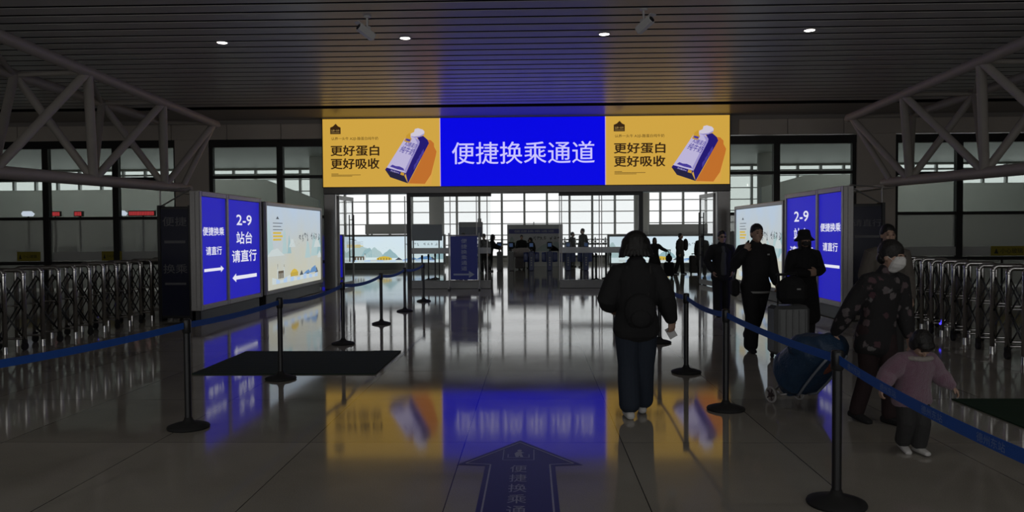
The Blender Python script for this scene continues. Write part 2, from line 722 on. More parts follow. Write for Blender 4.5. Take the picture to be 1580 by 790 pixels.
def window(name, x0, x1, mull, bars, zb, zt, split, y0=PY + .1):
    """glazed screen: frame, mullions, bars; clear tinted panes above split, frosted ones below"""
    r = sroot(name)
    f = MB()
    f.b2(x0 - .06, x0 + .06, y0, y0 + .14, 0, zt); f.b2(x1 - .06, x1 + .06, y0, y0 + .14, 0, zt)
    f.b2(x0 - .06, x1 + .06, y0 - .02, y0 + .14, zt - .02, zt + .22)
    for m in mull:
        f.b2(m - .09, m + .09, y0 - .03, y0 + .14, 0, zt)
    for b in bars:
        f.b2(x0, x1, y0 - .01, y0 + .13, b - .045, b + .045)
    f.build('window_frame', M_darkframe, r)
    xs = [x0] + list(mull) + [x1]
    for a, b in zip(xs[:-1], xs[1:]):
        MB().b2(a + .05, b - .05, y0 + .06, y0 + .072, split, zt).build('glass_pane', M_tint, r)
        MB().b2(a + .05, b - .05, y0 + .06, y0 + .072, zb, split).build('frosted_pane', M_film, r)
    return r, y0


win1, wy = window('window_1', -17, -10.5, [-16.5, -14.4, -12.3], [3.28, 2.12, .8], .05, 4.2, 2.12)
win2, wy = window('window_2', -9.45, -6.06, [-7.4], [3.30, 2.12, .8], .05, 4.2, 2.12)
win3, wy = window('window_3', 5.66, 9.27, [7.05], [3.30, 2.12, .8], .05, 4.15, 2.12)
win4, wy = window('window_4', 10.45, 17, [12.25, 14.35, 16.4], [3.25, 2.10, .8], .05, 4.15, 2.1)
for r, a, b, st in ((win1, -14.2, -10.5, [(-15.3, -14.6), (-12.75, -12.15)]), (win4, 10.5, 17, [(13.15, 14.2)])):
    MB().b2(a, b, wy - .012, wy + .05, .88, 1.13).build('privacy_strip', M_whitefilm, r)
    for x0, x1 in st:
        MB().b2(x0, x1, wy - .024, wy - .013, .87, 1.145).build('warning_sticker', M_yellow, r)
        F_ = Face((x0, wy - .024, .87), XX, ZZ)
        t = MB()
        F_.text(t, '小心玻璃', (x1 - x0) * .55, .1375, w=(x1 - x0) * .6)
        F_.pol(t, [((x1 - x0) * .08, .06), ((x1 - x0) * .2, .06), ((x1 - x0) * .14, .21)])
        t.build('sticker_lettering', M_ink, r)
for r, a, b in ((win1, -17, -10.6), (win4, 10.6, 17)):
    MB().b2(a, b, wy - .32, wy - .26, .76, .82).build('push_rail', M_black, r)
    p = MB()
    x = a + .6
    while x < b:
        p.b2(x - .02, x + .02, wy - .31, wy - .27, 0, .77)
        x += 2.1
    p.build('rail_post', M_black, r)

# ------------------------------------------------------------------ far hall
fw = MB()
fw.b2(-36, 36, FY, FY + .3, 5.26, 5.6)
fw.b2(-36, 36, FY, FY + .3, 0, .35)
struct('wall_far', fw, M_greywall)
r = sroot('window_5')
f = MB()
x = -16.9 - 1.265 * 15
while x < 36:
    f.b2(x - .06, x + .06, FY - .08, FY + .12, .35, 5.26)
    x += 1.265
f.b2(-36, 36, FY - .04, FY + .1, 4.96, 5.06)
for z in (4.72, 4.06, 3.42, 2.80, 2.14, 1.5, .95):
    f.b2(-36, 36, FY - .04, FY + .1, z - .025, z + .025)
f.build('window_frame', mat('grey_mullion', (.55, .56, .56), .5, 0, 6, .1), r)
MB().b2(-36, 36, FY + .1, FY + .112, .35, 5.26).build('glass_pane', M_glass, r)
for x, d in ((-10.5, .42), (-4.69, .37), (5.3, .38), (11.3, .42)):
    o = MB().lathe([(d + .03, 0), (d + .03, .15), (d, .16), (d, CZ + .34)], (x, 38, 0), 32).build('column', M_col)
    o['kind'] = 'structure'
# stair enclosures seen through the side windows
for nm, pts in (('wall_stair_left', [(-30, 0), (-8.3, 0), (-8.3, 2.95), (-10.4, 3.75), (-14.4, 3.78), (-16.2, 3.40), (-30, 3.40)]),
                ('wall_stair_right', [(30, 0), (8.75, 0), (8.75, 3.3), (10.4, 3.74), (14.4, 3.78), (16.2, 3.40), (30, 3.40)])):
    m = MB()
    P = [(a, 30.0, b) for a, b in pts]
    if nm.endswith('left'):
        P.reverse()
    m.prism(P, (0, .25, 0))
    struct(nm, m, mat('grey_stair_cladding', (.42, .45, .46), .5, 0, 2, .08))

# ------------------------------------------------------------------ glazed doorway
door = sroot('door_1')
m = MB()
m.b2(-6.05, -5.72, PY - .18, PY + .38, 0, 2.78, .02)
m.b2(5.28, 5.66, PY - .18, PY + .38, 0, 2.78, .02)
m.build('clad_pillar', M_steel, door)
m = MB()
m.b2(-6.05, 5.66, PY - .2, PY + .36, 2.77, 2.97, .01)
m.build('door_header', mat('dark_steel_header', (.12, .115, .11), .35, .6, 10, .1), door)
m = MB()
for x0, x1 in ((-3.66, -3.54), (3.07, 3.19)):
    m.b2(x0, x1, PY - .03, PY + .12, 0, 2.77)
m.b2(-3.6, -1.2, PY - .05, PY + .1, 2.68, 2.77)
m.b2(.76, 3.12, PY - .05, PY + .1, 2.68, 2.77)
m.build('mullion', M_darkframe, door)
m = MB()
for x in (-3.72, -2.40, -1.63, -1.32, .78, .84, 1.93, 2.0):
    m.b2(x - .012, x + .012, PY - .02, PY + .03, .2, 2.7)
m.build('glazing_edge', M_steel2, door)
for a, b in ((-3.54, -2.42), (-2.38, -1.22), (.78, 1.95), (1.98, 3.07)):
    MB().b2(a, b, PY + .0, PY + .012, .22, 2.68).build('glass_pane', M_glass, door)
m = MB()
m.b2(-3.54, -1.22, PY - .06, PY + .1, 0, .235, .01)
m.b2(.78, 3.07, PY - .06, PY + .1, 0, .235, .01)
m.build('plinth', mat('dark_steel_plinth', (.16, .16, .155), .4, .5, 10, .1), door)
for a, b in ((-3.54, -2.45), (-1.65, -1.22), (.80, 3.07)):
    MB().b2(a, b, PY - .012, PY + .02, 1.02, 1.19).build('privacy_strip', M_whitefilm, door)
# two glass leaves folded inwards, one at each end
for sx, name in ((-1, 'door_leaf'), (1, 'door_leaf')):
    hx = -5.70 if sx < 0 else 5.26
    leaf = bpy.data.objects.new(name, None)
    C.objects.link(leaf)
    leaf.parent = door
    leaf.location = (hx, PY + .12, 0)
    leaf.rotation_euler = (0, 0, radians(85) if sx < 0 else radians(95))
    W = 1.35
    MB().b2(.03, W - .03, -.006, .006, .14, 2.66).build('glass_pane', M_glass, leaf)
    q = MB()
    q.b2(0, W, -.025, .025, 2.62, 2.74); q.b2(0, W, -.025, .025, .02, .16)
    q.b2(W - .05, W, -.02, .02, .1, 2.7)
    q.b2(0, .04, -.02, .02, .1, 2.7)
    q.build('leaf_frame', M_steel2, leaf)
    q = MB()
    for s in (-1, 1):
        q.cyl((W - .14, s * .07, .75), (W - .14, s * .07, 2.2), .018)
        for z in (.9, 1.45, 2.05):
            q.cyl((W - .14, 0, z), (W - .14, s * .07, z), .012, n=8)
    q.build('pull_handle', M_linkm, leaf)

# ------------------------------------------------------------------ the lit display over the doorway
SX0, SX1, SZ0, SZ1, SY = -6.04, 5.62, 2.97, 4.92, PY - .22
scr = thing('display_screen', 'wide lit amber and blue display screen above the glazed doorway', 'screen', ((SX0 + SX1) / 2, SY, SZ0))
cx = (SX0 + SX1) / 2


def SF(x0):
    return Face((x0 - cx, -.02, 0), XX, ZZ, .003)


SH = SZ1 - SZ0
m = MB()
m.b2(SX0 - .03 - cx, SX1 + .03 - cx, 0, .30, -.02, SH + .02, .005)
m.build('casing', M_black, scr)
m = MB()
m.b2(SX0 - .03 - cx, SX1 + .03 - cx, -.01, .30, SH + .022, CZ - SZ0 - .086, .004)
m.build('top_trim', M_soffit, scr)
xa, xb = -2.645, 2.095
pan = MB(); pan.b2(xa + .004 - cx, xb - .004 - cx, -.02, .01, 0, SH)
pb = pan.build('blue_panel', E_blue, scr, 'blue middle panel with pale lettering')
F_ = SF(xa)
m = MB()
W = xb - xa
F_.text(m, '便捷换乘通道', W * .503, (288 - 237.5) / 105 * SH, w=W * 217 / 252, h=SH * 34 / 105, bold=.004)
m.build('lettering', E_bluetxt, pb)

E_cart = [emit('carton_lilac', (186, 178, 214)), emit('carton_navy', (34, 24, 112)), emit('carton_dark', (34, 32, 62)),
          emit('carton_cap', (205, 198, 214)), emit('carton_gold', (196, 150, 46)), emit('advert_orange', (190, 110, 42)),
          emit('carton_shade', (150, 140, 196)), emit('carton_ink', (70, 58, 150)), emit('advert_peach', (214, 160, 70))]


def milk_ad(x0, x1):
    """amber advert: tag emblem, slogan, small print, slanted carton with its printed shadow"""
    pan = MB(); pan.b2(x0 + .004 - cx, x1 - .004 - cx, -.02, .01, 0, SH)
    p = pan.build('amber_panel', E_yel, scr)
    F_ = SF(x0)
    W = x1 - x0
    X = lambda px: px / 180 * W            # advert drawn on a 180 x 104 grid
    Y = lambda py: (104 - py) / 104 * SH
    m = MB()
    P = lambda pts, k=1: F_.pol(m, [(X(a), Y(b)) for a, b in reversed(pts)], k)
    P([(12, 13), (16.5, 11), (20.5, 7), (24, 11), (28, 13), (28, 23), (12, 23)])
    F_.text(m, '认养一头牛 A2β-酪蛋白纯牛奶', X(49.5), Y(30.3), w=X(72), h=Y(0) - Y(5.5))
    F_.text(m, '更好蛋白', X(49.5), Y(48.5), w=X(74), h=Y(0) - Y(16), bold=.03)
    F_.text(m, '更好吸收', X(49.5), Y(68.5), w=X(74), h=Y(0) - Y(16), bold=.03)
    for yy, a, b in ((84, 13, 24), (85.8, 13, 58), (87.6, 13, 45)):
        F_.rect(m, X(a), X(b), Y(yy + .35), Y(yy - .35))
    m.build('lettering', E_brown, p)
    m = MB()
    F_.text(m, '认养一头牛', X(20), Y(17.6), w=X(12.5), h=Y(0) - Y(3.4), bold=.01, k=2)
    F_.rect(m, X(13.5), X(26.5), Y(21.2), Y(20.7), 2)
    m.build('emblem_lettering', emit('emblem_cream', (170, 140, 80)), p)
    # carton picture (pixel grid measured from the crop: origin 590,195 scale 8.32, panel origin 501,187)
    c = MB()

    def Q(mi, pts, k):
        c.mi = mi
        F_.pol(c, [(X((590 + a / 8.32) - 501), Y((195 + b / 8.32) - 186)) for a, b in pts][::-1], k)
    Q(8, [(470, 560), (560, 440), (690, 400), (640, 770), (400, 770), (350, 750)], 1)
    Q(5, [(590, 200), (640, 205), (680, 245), (682, 290), (712, 350), (700, 410), (640, 640), (560, 760), (350, 752), (500, 480)], 2)
    Q(0, [(75, 550), (325, 160), (440, 150), (500, 215), (318, 625)], 3)
    Q(1, [(318, 628), (500, 225), (470, 170), (545, 150), (600, 200), (617, 245), (345, 752)], 3)
    Q(1, [(55, 575), (75, 548), (322, 622), (300, 660)], 4)
    Q(2, [(55, 575), (300, 655), (345, 752), (120, 672)], 5)
    Q(6, [(440, 178), (485, 200), (500, 228), (492, 262), (330, 590), (318, 625), (302, 590), (470, 240)], 4)
    Q(3, [(385, 150), (388, 120), (430, 100), (440, 62), (480, 52), (540, 70), (562, 95), (556, 135), (500, 165), (440, 176)], 5)
    Q(6, [(385, 150), (430, 158), (500, 150), (556, 120), (556, 135), (500, 165), (440, 176)], 6)
    Q(4, [(300, 215), (335, 140), (375, 108), (385, 165), (398, 190), (375, 235), (330, 228)], 5)
    Q(7, [(318, 205), (330, 180), (388, 196), (372, 222)], 6)
    Q(4, [(258, 605), (300, 622), (296, 655), (248, 640)], 6)
    Q(7, [(118, 535), (150, 512), (190, 530), (240, 535), (290, 560), (302, 592), (210, 570)], 5)
    c.mi = 7
    a = radians(-17)
    for s, px, py, wd in (('A2酪蛋白', 388, 262, 150), ('纯牛奶', 345, 335, 175)):
        F_.text(c, s, X(590 + px / 8.32 - 501), Y(195 + py / 8.32 - 186), w=X(wd / 8.32), h=Y(0) - Y((62 if len(s) > 3 else 92) / 8.32), bold=.008, k=6, rot=a, shear=.3)
    c.mi = 0
    F_.text(c, '净含量250ml', X(590 + 180 / 8.32 - 501), Y(195 + 602 / 8.32 - 186), w=X(13.5), h=Y(0) - Y(2.6), k=7, rot=a)
    c.mi = 7
    for t in range(4):
        q0 = .2 + t * .17
        ax, ay = 560 - 190 * q0, 290 + 330 * q0
        Q(7, [(ax, ay), (ax + 28, ay - 40), (ax + 30, ay + 10), (ax - 5, ay + 60)], 5)
    c.build('carton_picture', E_cart, p)


milk_ad(SX0, xa)
milk_ad(xb, SX1)
for x in (xa, xb):
    m = MB()
    m.b2(x - .012 - cx, x + .012 - cx, -.022, .01, 0, SH)
    m.build('panel_seam', emit('seam_glow', (200, 170, 190)), scr)

# ------------------------------------------------------------------ ink-wash adverts
E_art = [emit('art_cream', (196, 202, 190)), emit('art_teal', (170, 194, 196)), emit('art_teal_dark', (148, 180, 186)), emit('art_mist', (196, 206, 206)),
         emit('art_ink', (70, 76, 84)), emit('art_gold', (206, 176, 64)), emit('art_blue', (96, 138, 186)), emit('art_brown', (92, 82, 70)), emit('art_pale_blue', (172, 196, 226))]


def paper(name, c_bot, c_top, z0, z1, k=1.0):
    if name in MATS:
        return MATS[name]
    mm = emit(name, c_bot, k)
    nt = mm.node_tree
    b = nt.nodes['Principled BSDF']
    tc = nt.nodes.new('ShaderNodeTexCoord')
    n = nt.nodes.new('ShaderNodeTexNoise')
    n.inputs['Scale'].default_value = 1.1
    n.inputs['Detail'].default_value = 3
    sp = nt.nodes.new('ShaderNodeSeparateXYZ')
    nt.links.new(tc.outputs['Object'], sp.inputs[0])
    nt.links.new(tc.outputs['Object'], n.inputs['Vector'])
    mr = nt.nodes.new('ShaderNodeMapRange')
    mr.inputs['From Min'].default_value = z0
    mr.inputs['From Max'].default_value = z1
    nt.links.new(sp.outputs[2], mr.inputs[0])
    ad = nt.nodes.new('ShaderNodeMath')
    ad.operation = 'MULTIPLY_ADD'
    ad.inputs[1].default_value = .9
    ad.inputs[2].default_value = -.45
    nt.links.new(n.outputs['Fac'], ad.inputs[0])
    a2 = nt.nodes.new('ShaderNodeMath')
    a2.use_clamp = True
    nt.links.new(ad.outputs[0], a2.inputs[0])
    nt.links.new(mr.outputs[0], a2.inputs[1])
    mx = nt.nodes.new('ShaderNodeMix')
    mx.data_type = 'RGBA'
    mx.inputs[6].default_value = (*lin(c_bot), 1)
    mx.inputs[7].default_value = (*lin(c_top), 1)
    nt.links.new(a2.outputs[0], mx.inputs[0])
    nt.links.new(mx.outputs[2], b.inputs['Emission Color'])
    return mm


def scribble(m, F_, x, y, w, h, rnd, k):
    """one brushed character: a handful of tapering strokes"""
    for _ in range(6):
        a = rnd.uniform(-.5, 1.9)
        l = rnd.uniform(.35, .8) * h
        px, py = x + rnd.uniform(-.3, .3) * w, y + rnd.uniform(-.3, .3) * h
        dx, dy = cos(a) * l / 2, sin(a) * l / 2
        t = h * .055
        F_.pol(m, [(px - dx, py - dy), (px + dy * t / l * 2, py - dx * t / l * 2), (px + dx, py + dy), (px - dy * t / l * 2, py + dx * t / l * 2)], k)


def ink_art(parent, F_, W, H, wide, seed=3, cr=(0, 1)):
    """landscape print on the lit face: misty hills, small landmarks on a shore, brushed title, text block"""
    rnd = random.Random(seed)
    m = MB()

    def hill(mi, cxx, base, w, h, k, rough=.5):
        m.mi = mi
        n = 14
        pts = [(max(.0, cxx - w / 2) * W, base * H)]
        for i in range(n + 1):
            t = i / n
            x = cxx - w / 2 + w * t
            yv = base + h * (sin(pi * t) ** 1.3) * (1 - rough * .35 * (.5 + .5 * sin(t * 19 + cxx * 40)))
            pts.append((min(max(x, 0), 1) * W, min(yv, .97) * H))
        pts.append((min(1, cxx + w / 2) * W, base * H))
        pts.reverse()
        # fan strips keep every quad convex
        top = pts[1:-1]
        for p, q in zip(top[:-1], top[1:]):
            if abs(p[0] - q[0]) > 1e-5:
                F_.pol(m, [(q[0], base * H), (p[0], base * H), p, q], k)
    if wide:
        hill(1, .22, .2, .36, .52, 1); hill(2, .30, .2, .16, .40, 2); hill(1, .36, .2, .2, .4, 2); hill(2, .5, .18, .18, .34, 3)
        hill(1, .02, .2, .2, .6, 2); hill(1, .92, .12, .2, .45, 2); hill(2, .98, .12, .12, .5, 3)
    else:
        hill(1, .04, .42, .16, .42, 1); hill(1, .29, .42, .09, .34, 2); hill(2, .37, .42, .07, .24, 2); hill(1, .72, .34, .12, .26, 2)
        hill(1, .86, .36, .16, .34, 1); hill(2, .97, .38, .12, .30, 2); hill(3, .42, .50, .12, .12, 3); hill(3, .14, .40, .3, .1, 3); hill(3, .92, .48, .16, .14, 3); hill(3, .97, .33, .1, .1, 3)
    m.build('painted_hills', E_art, parent)
    m = MB()
    bs = .12 if not wide else .10
    for i in range(14):          # shore
        x0, x1 = .08 + .84 * i / 14, .08 + .84 * (i + 1) / 14
        a = lambda x: (bs + .025 * sin(x * 21))
        m.mi = 8 if i % 2 else 3
        F_.pol(m, [(x0 * W, (bs - .06) * H), (x1 * W, (bs - .06) * H), (x1 * W, a(x1) * H), (x0 * W, a(x0) * H)], 4)
    m.build('painted_shore', E_art, parent)
    m = MB()
    s = .13 if not wide else .20
    y0 = bs * H

    def R(mi, xa_, xb_, ya_, yb_, k=5):
        m.mi = mi
        F_.rect(m, xa_ * W, xb_ * W, y0 + ya_ * H * s, y0 + yb_ * H * s, k)
    for q in range(4):           # gate with towers
        R(7, .17 + q * .026, .188 + q * .026, 0, .62)
    R(7, .165, .272, .5, .72); R(3, .16, .172, 0, 1.15, 6); R(3, .262, .276, 0, 1.05, 6); R(7, .163, .168, .9, 1.4, 6); R(7, .267, .272, .85, 1.3, 6)
    m.mi = 5                     # golden dome
    F_.pol(m, [(x_ * W, y0 + y_ * H * s) for x_, y_ in ((.38, 0), (.52, 0), (.52, .35), (.49, .62), (.45, .75), (.41, .62), (.38, .35))], 5)
    for q in range(5):
        R(7, .39 + q * .026, .396 + q * .026, 0, .4, 6)
    m.mi = 4
    for a, b, hh in ((.55, .62, .5), (.68, .74, .4), (.86, .93, .6)):
        F_.pol(m, [(a * W, y0), (b * W, y0), ((a + b) / 2 * W, y0 + hh * H * s)], 5)
    m.mi = 6
    for a, b, hh in ((.62, .76, .45), (.74, .90, .8)):
        F_.pol(m, [(a * W, y0 + .05 * H * s), (b * W, y0 + .1 * H * s), ((b - .03) * W, y0 + hh * H * s), ((a + .05) * W, y0 + hh * .7 * H * s)], 6)
    m.build('painted_landmarks', E_art, parent)
    m = MB()
    m.mi = 4                     # brushed title
    tx, ty, cw = (.56, .63, .050) if not wide else (.66, .70, .035)
    for i in range(8):
        xx = tx + i * cw + (cw * .8 if i > 3 else 0)
        scribble(m, F_, xx * W, (ty + rnd.uniform(-.02, .02)) * H, cw * W, .125 * H, rnd, 7)
    m.build('brushed_title', E_art, parent)
    m = MB()
    # block of small print with yellow markers
    for i in range(6):
        m.mi = 5 if i in (3, 4, 5) else 4
        yy = .80 - i * .04
        F_.rect(m, .10 * W, (.10 + (.13 if i % 2 else .155)) * W, (yy - (.012 if m.mi == 5 else .004)) * H, (yy + (.012 if m.mi == 5 else .004)) * H, 5)
    m.mi = 4
    F_.pol(m, [(.15 * W, .85 * H), (.2 * W, .85 * H), (.175 * W, .885 * H)], 5)
    m.build('small_print', E_art, parent)
    m = MB()
    m.mi = 4
    for i in range(5):           # birds
        x_, y_ = (.40 + .035 * i) * W, (.52 + .02 * (i % 3)) * H
        F_.pol(m, [(x_ - .009 * W, y_ + .006 * H), (x_, y_), (x_ + .009 * W, y_ + .008 * H), (x_, y_ + .003 * H)], 5)
    m.build('painted_birds', E_art, parent)


def ad_box(label, o, r, W, H, zb, wide, dep, mirror_col=None, k=1.0, group=None):
    """free standing advert light box; o is the floor point under the left end of its face"""
    o = Vector(o)
    r = Vector(r)
    n = r.cross(ZZ)
    t = thing('advertising_lightbox', label, 'lightbox', o + r * (W / 2) - n * (dep / 2))
    loc = Vector(t.location)
    L_ = lambda p: p - loc
    ang = Matrix(((r.x, -n.x, 0), (r.y, -n.y, 0), (0, 0, 1)))
    m = MB()
    e = .09

    def bb(x0, x1, y0, y1, z0, z1, bev=.012):
        m.box(L_(o + r * ((x0 + x1) / 2) - n * ((y0 + y1) / 2) + ZZ * ((z0 + z1) / 2)), (x1 - x0, y1 - y0, z1 - z0), ang, bev)
    bb(0, W, .06, dep, zb, zb + H)
    bb(0, e, 0, .1, zb, zb + H); bb(W - e, W, 0, .1, zb, zb + H)
    bb(e, W - e, 0, .1, zb, zb + e); bb(e, W - e, 0, .1, zb + H - e, zb + H)
    m.build('frame', M_steel2 if not wide else M_farbase, t)
    m = MB()
    bb(.1, W - .1, .06, dep - .05, 0, zb)
    m.build('base', M_black if not wide else M_farbase, t)
    m = MB()
    bb(e, W - e, .035, .07, zb + e, zb + H - e, 0)
    if wide:
        pm = paper('lit_paper_blue', (212, 228, 228), (208, 226, 238), zb, zb + H, k)
    else:
        pm = paper('lit_paper_cream', (192, 192, 176), (176, 194, 214), zb + .5, zb + H)
    p = m.build('lit_panel', pm, t)
    F_ = Face(L_(o + r * e - n * .035 + ZZ * (zb + e)), r, ZZ, .002)
    ink_art(p, F_, W - 2 * e, H - 2 * e, wide)
    return t


def blue_box(label, o, r, dep, rows_a, rows_b, left):
    """steel cabinet with two lit blue direction panels; o = floor point under left end of the face"""
    o = Vector(o)
    r = Vector(r)
    n = r.cross(ZZ)
    W, zb, zt = 3.18, .24, 2.40
    t = thing('sign_lightbox', label, 'lightbox', o + r * (W / 2) - n * (dep / 2))
    loc = Vector(t.location)
    L_ = lambda p: p - loc
    ang = Matrix(((r.x, -n.x, 0), (r.y, -n.y, 0), (0, 0, 1)))
    m = MB()

    def bb(mb, x0, x1, y0, y1, z0, z1, bev=.012):
        mb.box(L_(o + r * ((x0 + x1) / 2) - n * ((y0 + y1) / 2) + ZZ * ((z0 + z1) / 2)), (x1 - x0, y1 - y0, z1 - z0), ang, bev)
    pans = [(.10, 1.22), (1.34, 3.08)] if left else [(.10, 1.84), (1.96, 3.08)]
    bb(m, 0, W, .07, dep, zb, zt)
    for x0, x1 in ((0, .10), (pans[0][1], pans[1][0]), (3.08, W)):
        bb(m, x0, x1, 0, .1, zb, zt)
    for x0, x1 in pans:
        bb(m, x0, x1, 0, .1, zb, zb + .1); bb(m, x0, x1, 0, .1, zt - .1, zt)
    m.build('cabinet', M_steel2, t)
    m = MB()
    bb(m, .08, W - .08, .05, dep - .04, 0, zb)
    m.build('base', M_black, t)
    for (x0, x1), rows in zip(pans, (rows_a, rows_b)):
        m = MB()
        bb(m, x0, x1, .03, .075, zb + .1, zt - .1, 0)
        p = m.build('blue_panel', E_sign, t)
        F_ = Face(L_(o + r * x0 - n * .03 + ZZ * (zb + .1)), r, ZZ, .004)
        w_, h_ = x1 - x0, zt - zb - .2
        m = MB()
        for s, fy, fw, fh in rows:
            if s in '<>':
                F_.arrow(m, w_ * (.5 - fw / 2) if s == '>' else w_ * (.5 + fw / 2), w_ * (.5 + fw / 2) if s == '>' else w_ * (.5 - fw / 2), h_ * fy, h_ * fh * .42, h_ * fh, h_ * fh * 1.1)
            else:
                F_.text(m, s, w_ / 2, h_ * fy, w=w_ * fw, h=h_ * fh, bold=.022)
        m.build('lettering', E_signw, p)
    return t


small = lambda ar: [('便捷换乘', .68, .86, .078), ('请直行', .495, .64, .08), (ar, .315, .80, .065)]
big = lambda ar: [('2-9', .80, .48, .105), ('站台', .615, .50, .125), ('请直行', .425, .78, .125), (ar, .205, .78, .09)]
LX, RX_ = -5.94, 5.45
blue_box('steel cabinet with two unobstructed lit blue direction panels, opposite the walking people', (LX, 13.75, 0), (0, 1, 0), .19, small('>'), big('<'), True)
blue_box('steel cabinet with two lit blue direction panels behind the person in the bucket hat', (RX_, 17.0, 0), (0, -1, 0), .19, big('>'), small('<'), False)
ad_box('lit landscape advert box fully visible beyond the unobstructed blue panels', (LX + .06, 17.02, 0), (0, 1, 0), 4.6, 2.08, .26, False, .4)
ad_box('lit landscape advert box partly hidden behind the tall walking person', (RX_ - .0, 21.2, 0), (0, -1, 0), 4.1, 2.04, .24, False, .4)
# far illuminated adverts
ad_box('long lit advert in the far hall behind the blue standing board', (-9.0, 35, 0), (1, 0, 0), 5.05, 1.36, .22, True, .3)
ad_box('long lit advert in the far hall behind the waiting travellers', (3.36, 35, 0), (1, 0, 0), 5.3, 1.36, .15, True, .3)


def dark_panel(label, x0, x1, y, z1, rows, tip):
    t = thing('unlit_sign_panel', label, 'sign', ((x0 + x1) / 2, y, 0))
    c_ = (x0 + x1) / 2
    w_ = x1 - x0
    m = MB()
    m.b2(-w_ / 2, w_ / 2, .03, .22, .05, z1, .01)
    for a in (-w_ / 2 + .0, w_ / 2 - .06):
        m.b2(a, a + .06, -.01, .22, 0, z1 + .02, .006)
    m.build('frame', M_black, t)
    m = MB()
    m.b2(-w_ / 2 + .06, w_ / 2 - .06, .015, .04, .1, z1 - .05)
    p = m.build('panel', M_darksign, t)
    F_ = Face((-w_ / 2, .015, 0), XX, ZZ, .004)
    m = MB()
    for s, z, fw, fh in rows:
        if s == '-':
            F_.rect(m, w_ * (.5 - fw / 2), w_ * (.5 + fw / 2), z - fh / 2, z + fh / 2)
        else:
            F_.text(m, s, w_ / 2, z, w=w_ * fw, h=fh, bold=.01)
    m.build('lettering', M_darktext, p)
    m = MB()
    s = 1 if tip > 0 else -1
    m.cyl((-s * w_ / 2 * .95, .1, z1), (s * (w_ / 2 + .12), -.28, z1 + .30), .014)
    m.cyl((-s * w_ / 2 * .95, .1, z1 + .3), (s * (w_ / 2 + .12), -.28, z1 + .33), .012)
    m.cyl((-s * w_ / 2 * .95, .1, z1), (-s * w_ / 2 * .95, .1, z1 + .31), .014)
    m.build('brace', M_steel2, t)


dark_panel('unlit dark navy sign panel between the folding gate and left cabinet', -6.98, -6.34, 14.3, 2.14, [('便捷', 1.86, .7, .17), ('-', 1.48, .62, .05), ('换乘', .98, .7, .17), ('-', .7, .62, .04)], 1)
dark_panel('unlit dark navy sign panel beside the right cabinet', 5.80, 6.44, 14.4, 2.10, [('请直行', 1.75, .8, .13), ('-', 1.5, .7, .045)], -1)

# ------------------------------------------------------------------ roof trusses
def truss(side):
    s = side
    t = thing('roof_truss', 'white tubular steel roof truss above the folding gate %s' % ('with the dark mat before it' if s < 0 else 'behind the masked woman'), 'truss', (s * 8.5, 19.4, 0))
    o = Vector(t.location)
    N = lambda y: Vector((s * (8.0 if s < 0 else 7.85), y, 4.62 - (y - 11.6) * .027)) - o
    Fc = lambda y: Vector((s * 9.35, y, 4.55 - (y - 11.6) * .012)) - o
    B = lambda y: Vector((s * 8.45, y, 2.62 + (y - 12.1) * .02)) - o

    def bar(name, a, b, r):
        MB().cyl(a, b, r, n=14).build(name, M_truss, t)
    ny = [19.45, 16.75, 13.9, 11.0, 8.1, 5.2]
    by = [17.7, 14.8, 12.0, 9.1, 6.2]
    bar('upper_chord', N(19.6), N(4.0), .10)
    bar('upper_chord', Fc(19.6), Fc(4.0), .10)
    bar('lower_chord', B(18.95), B(4.0), .11)
    for i, y_ in enumerate(ny):
        if i > 0:
            bar('cross_tie', N(y_), Fc(y_), .045)
            bar('cross_tie', N(y_), Fc(ny[i - 1]), .045)
        bar('brace', N(y_), B(by[i]) if i < 5 else B(4.2), .075)
        bar('brace', Fc(y_), B(by[i]) if i < 5 else B(4.2), .075)
        if i > 0:
            bar('brace', N(y_), B(by[i - 1]), .085)
            bar('brace', Fc(y_), B(by[i - 1]), .075)
    bar('cross_tie', N(19.45), Fc(19.45), .05)
    bar('brace', N(19.45), B(18.6), .07)
    m = MB()
    m.b2(s * 8.45 - o.x - .16, s * 8.45 - o.x + .16, 18.8 - o.y, PY + .05 - o.y, 2.62, 2.70)
    m.cyl(N(19.6), N(19.75), .05)
    m.build('bracket', M_truss, t)


truss(-1)
truss(1)

# ------------------------------------------------------------------ downlights and cameras on the ceiling
M_lamp = emit('lamp_glow', (255, 250, 240), 14)
M_white = mat('white_enamel', (.7, .7, .68), .4)
LAMPS = [(-5.53, 13.87, 'recessed downlight above the left roof truss, leftmost of the lit row'),
         (-2.22, 13.72, 'recessed downlight close to the left ceiling camera'),
         (1.26, 13.63, 'recessed downlight between the two ceiling cameras, right of the blue glow'),
         (4.76, 13.55, 'recessed downlight near the right roof truss, rightmost of the lit row')]
for k in range(4):
    LAMPS.append((LAMPS[k][0], 4.6, None))  # unseen row added overhead to lift the ambient light
for k in range(4):
    LAMPS.append((LAMPS[k][0], -4.4, None))  # another unseen row, added behind the camera as fill
for x in (-20.5, -17.0, -13.5, -10.2, -3.5, 3.8, 10.4, 13.5, 17.0):
    LAMPS.append((x, 25.6, 'recessed downlight in the far hall ceiling'))
dl0 = None
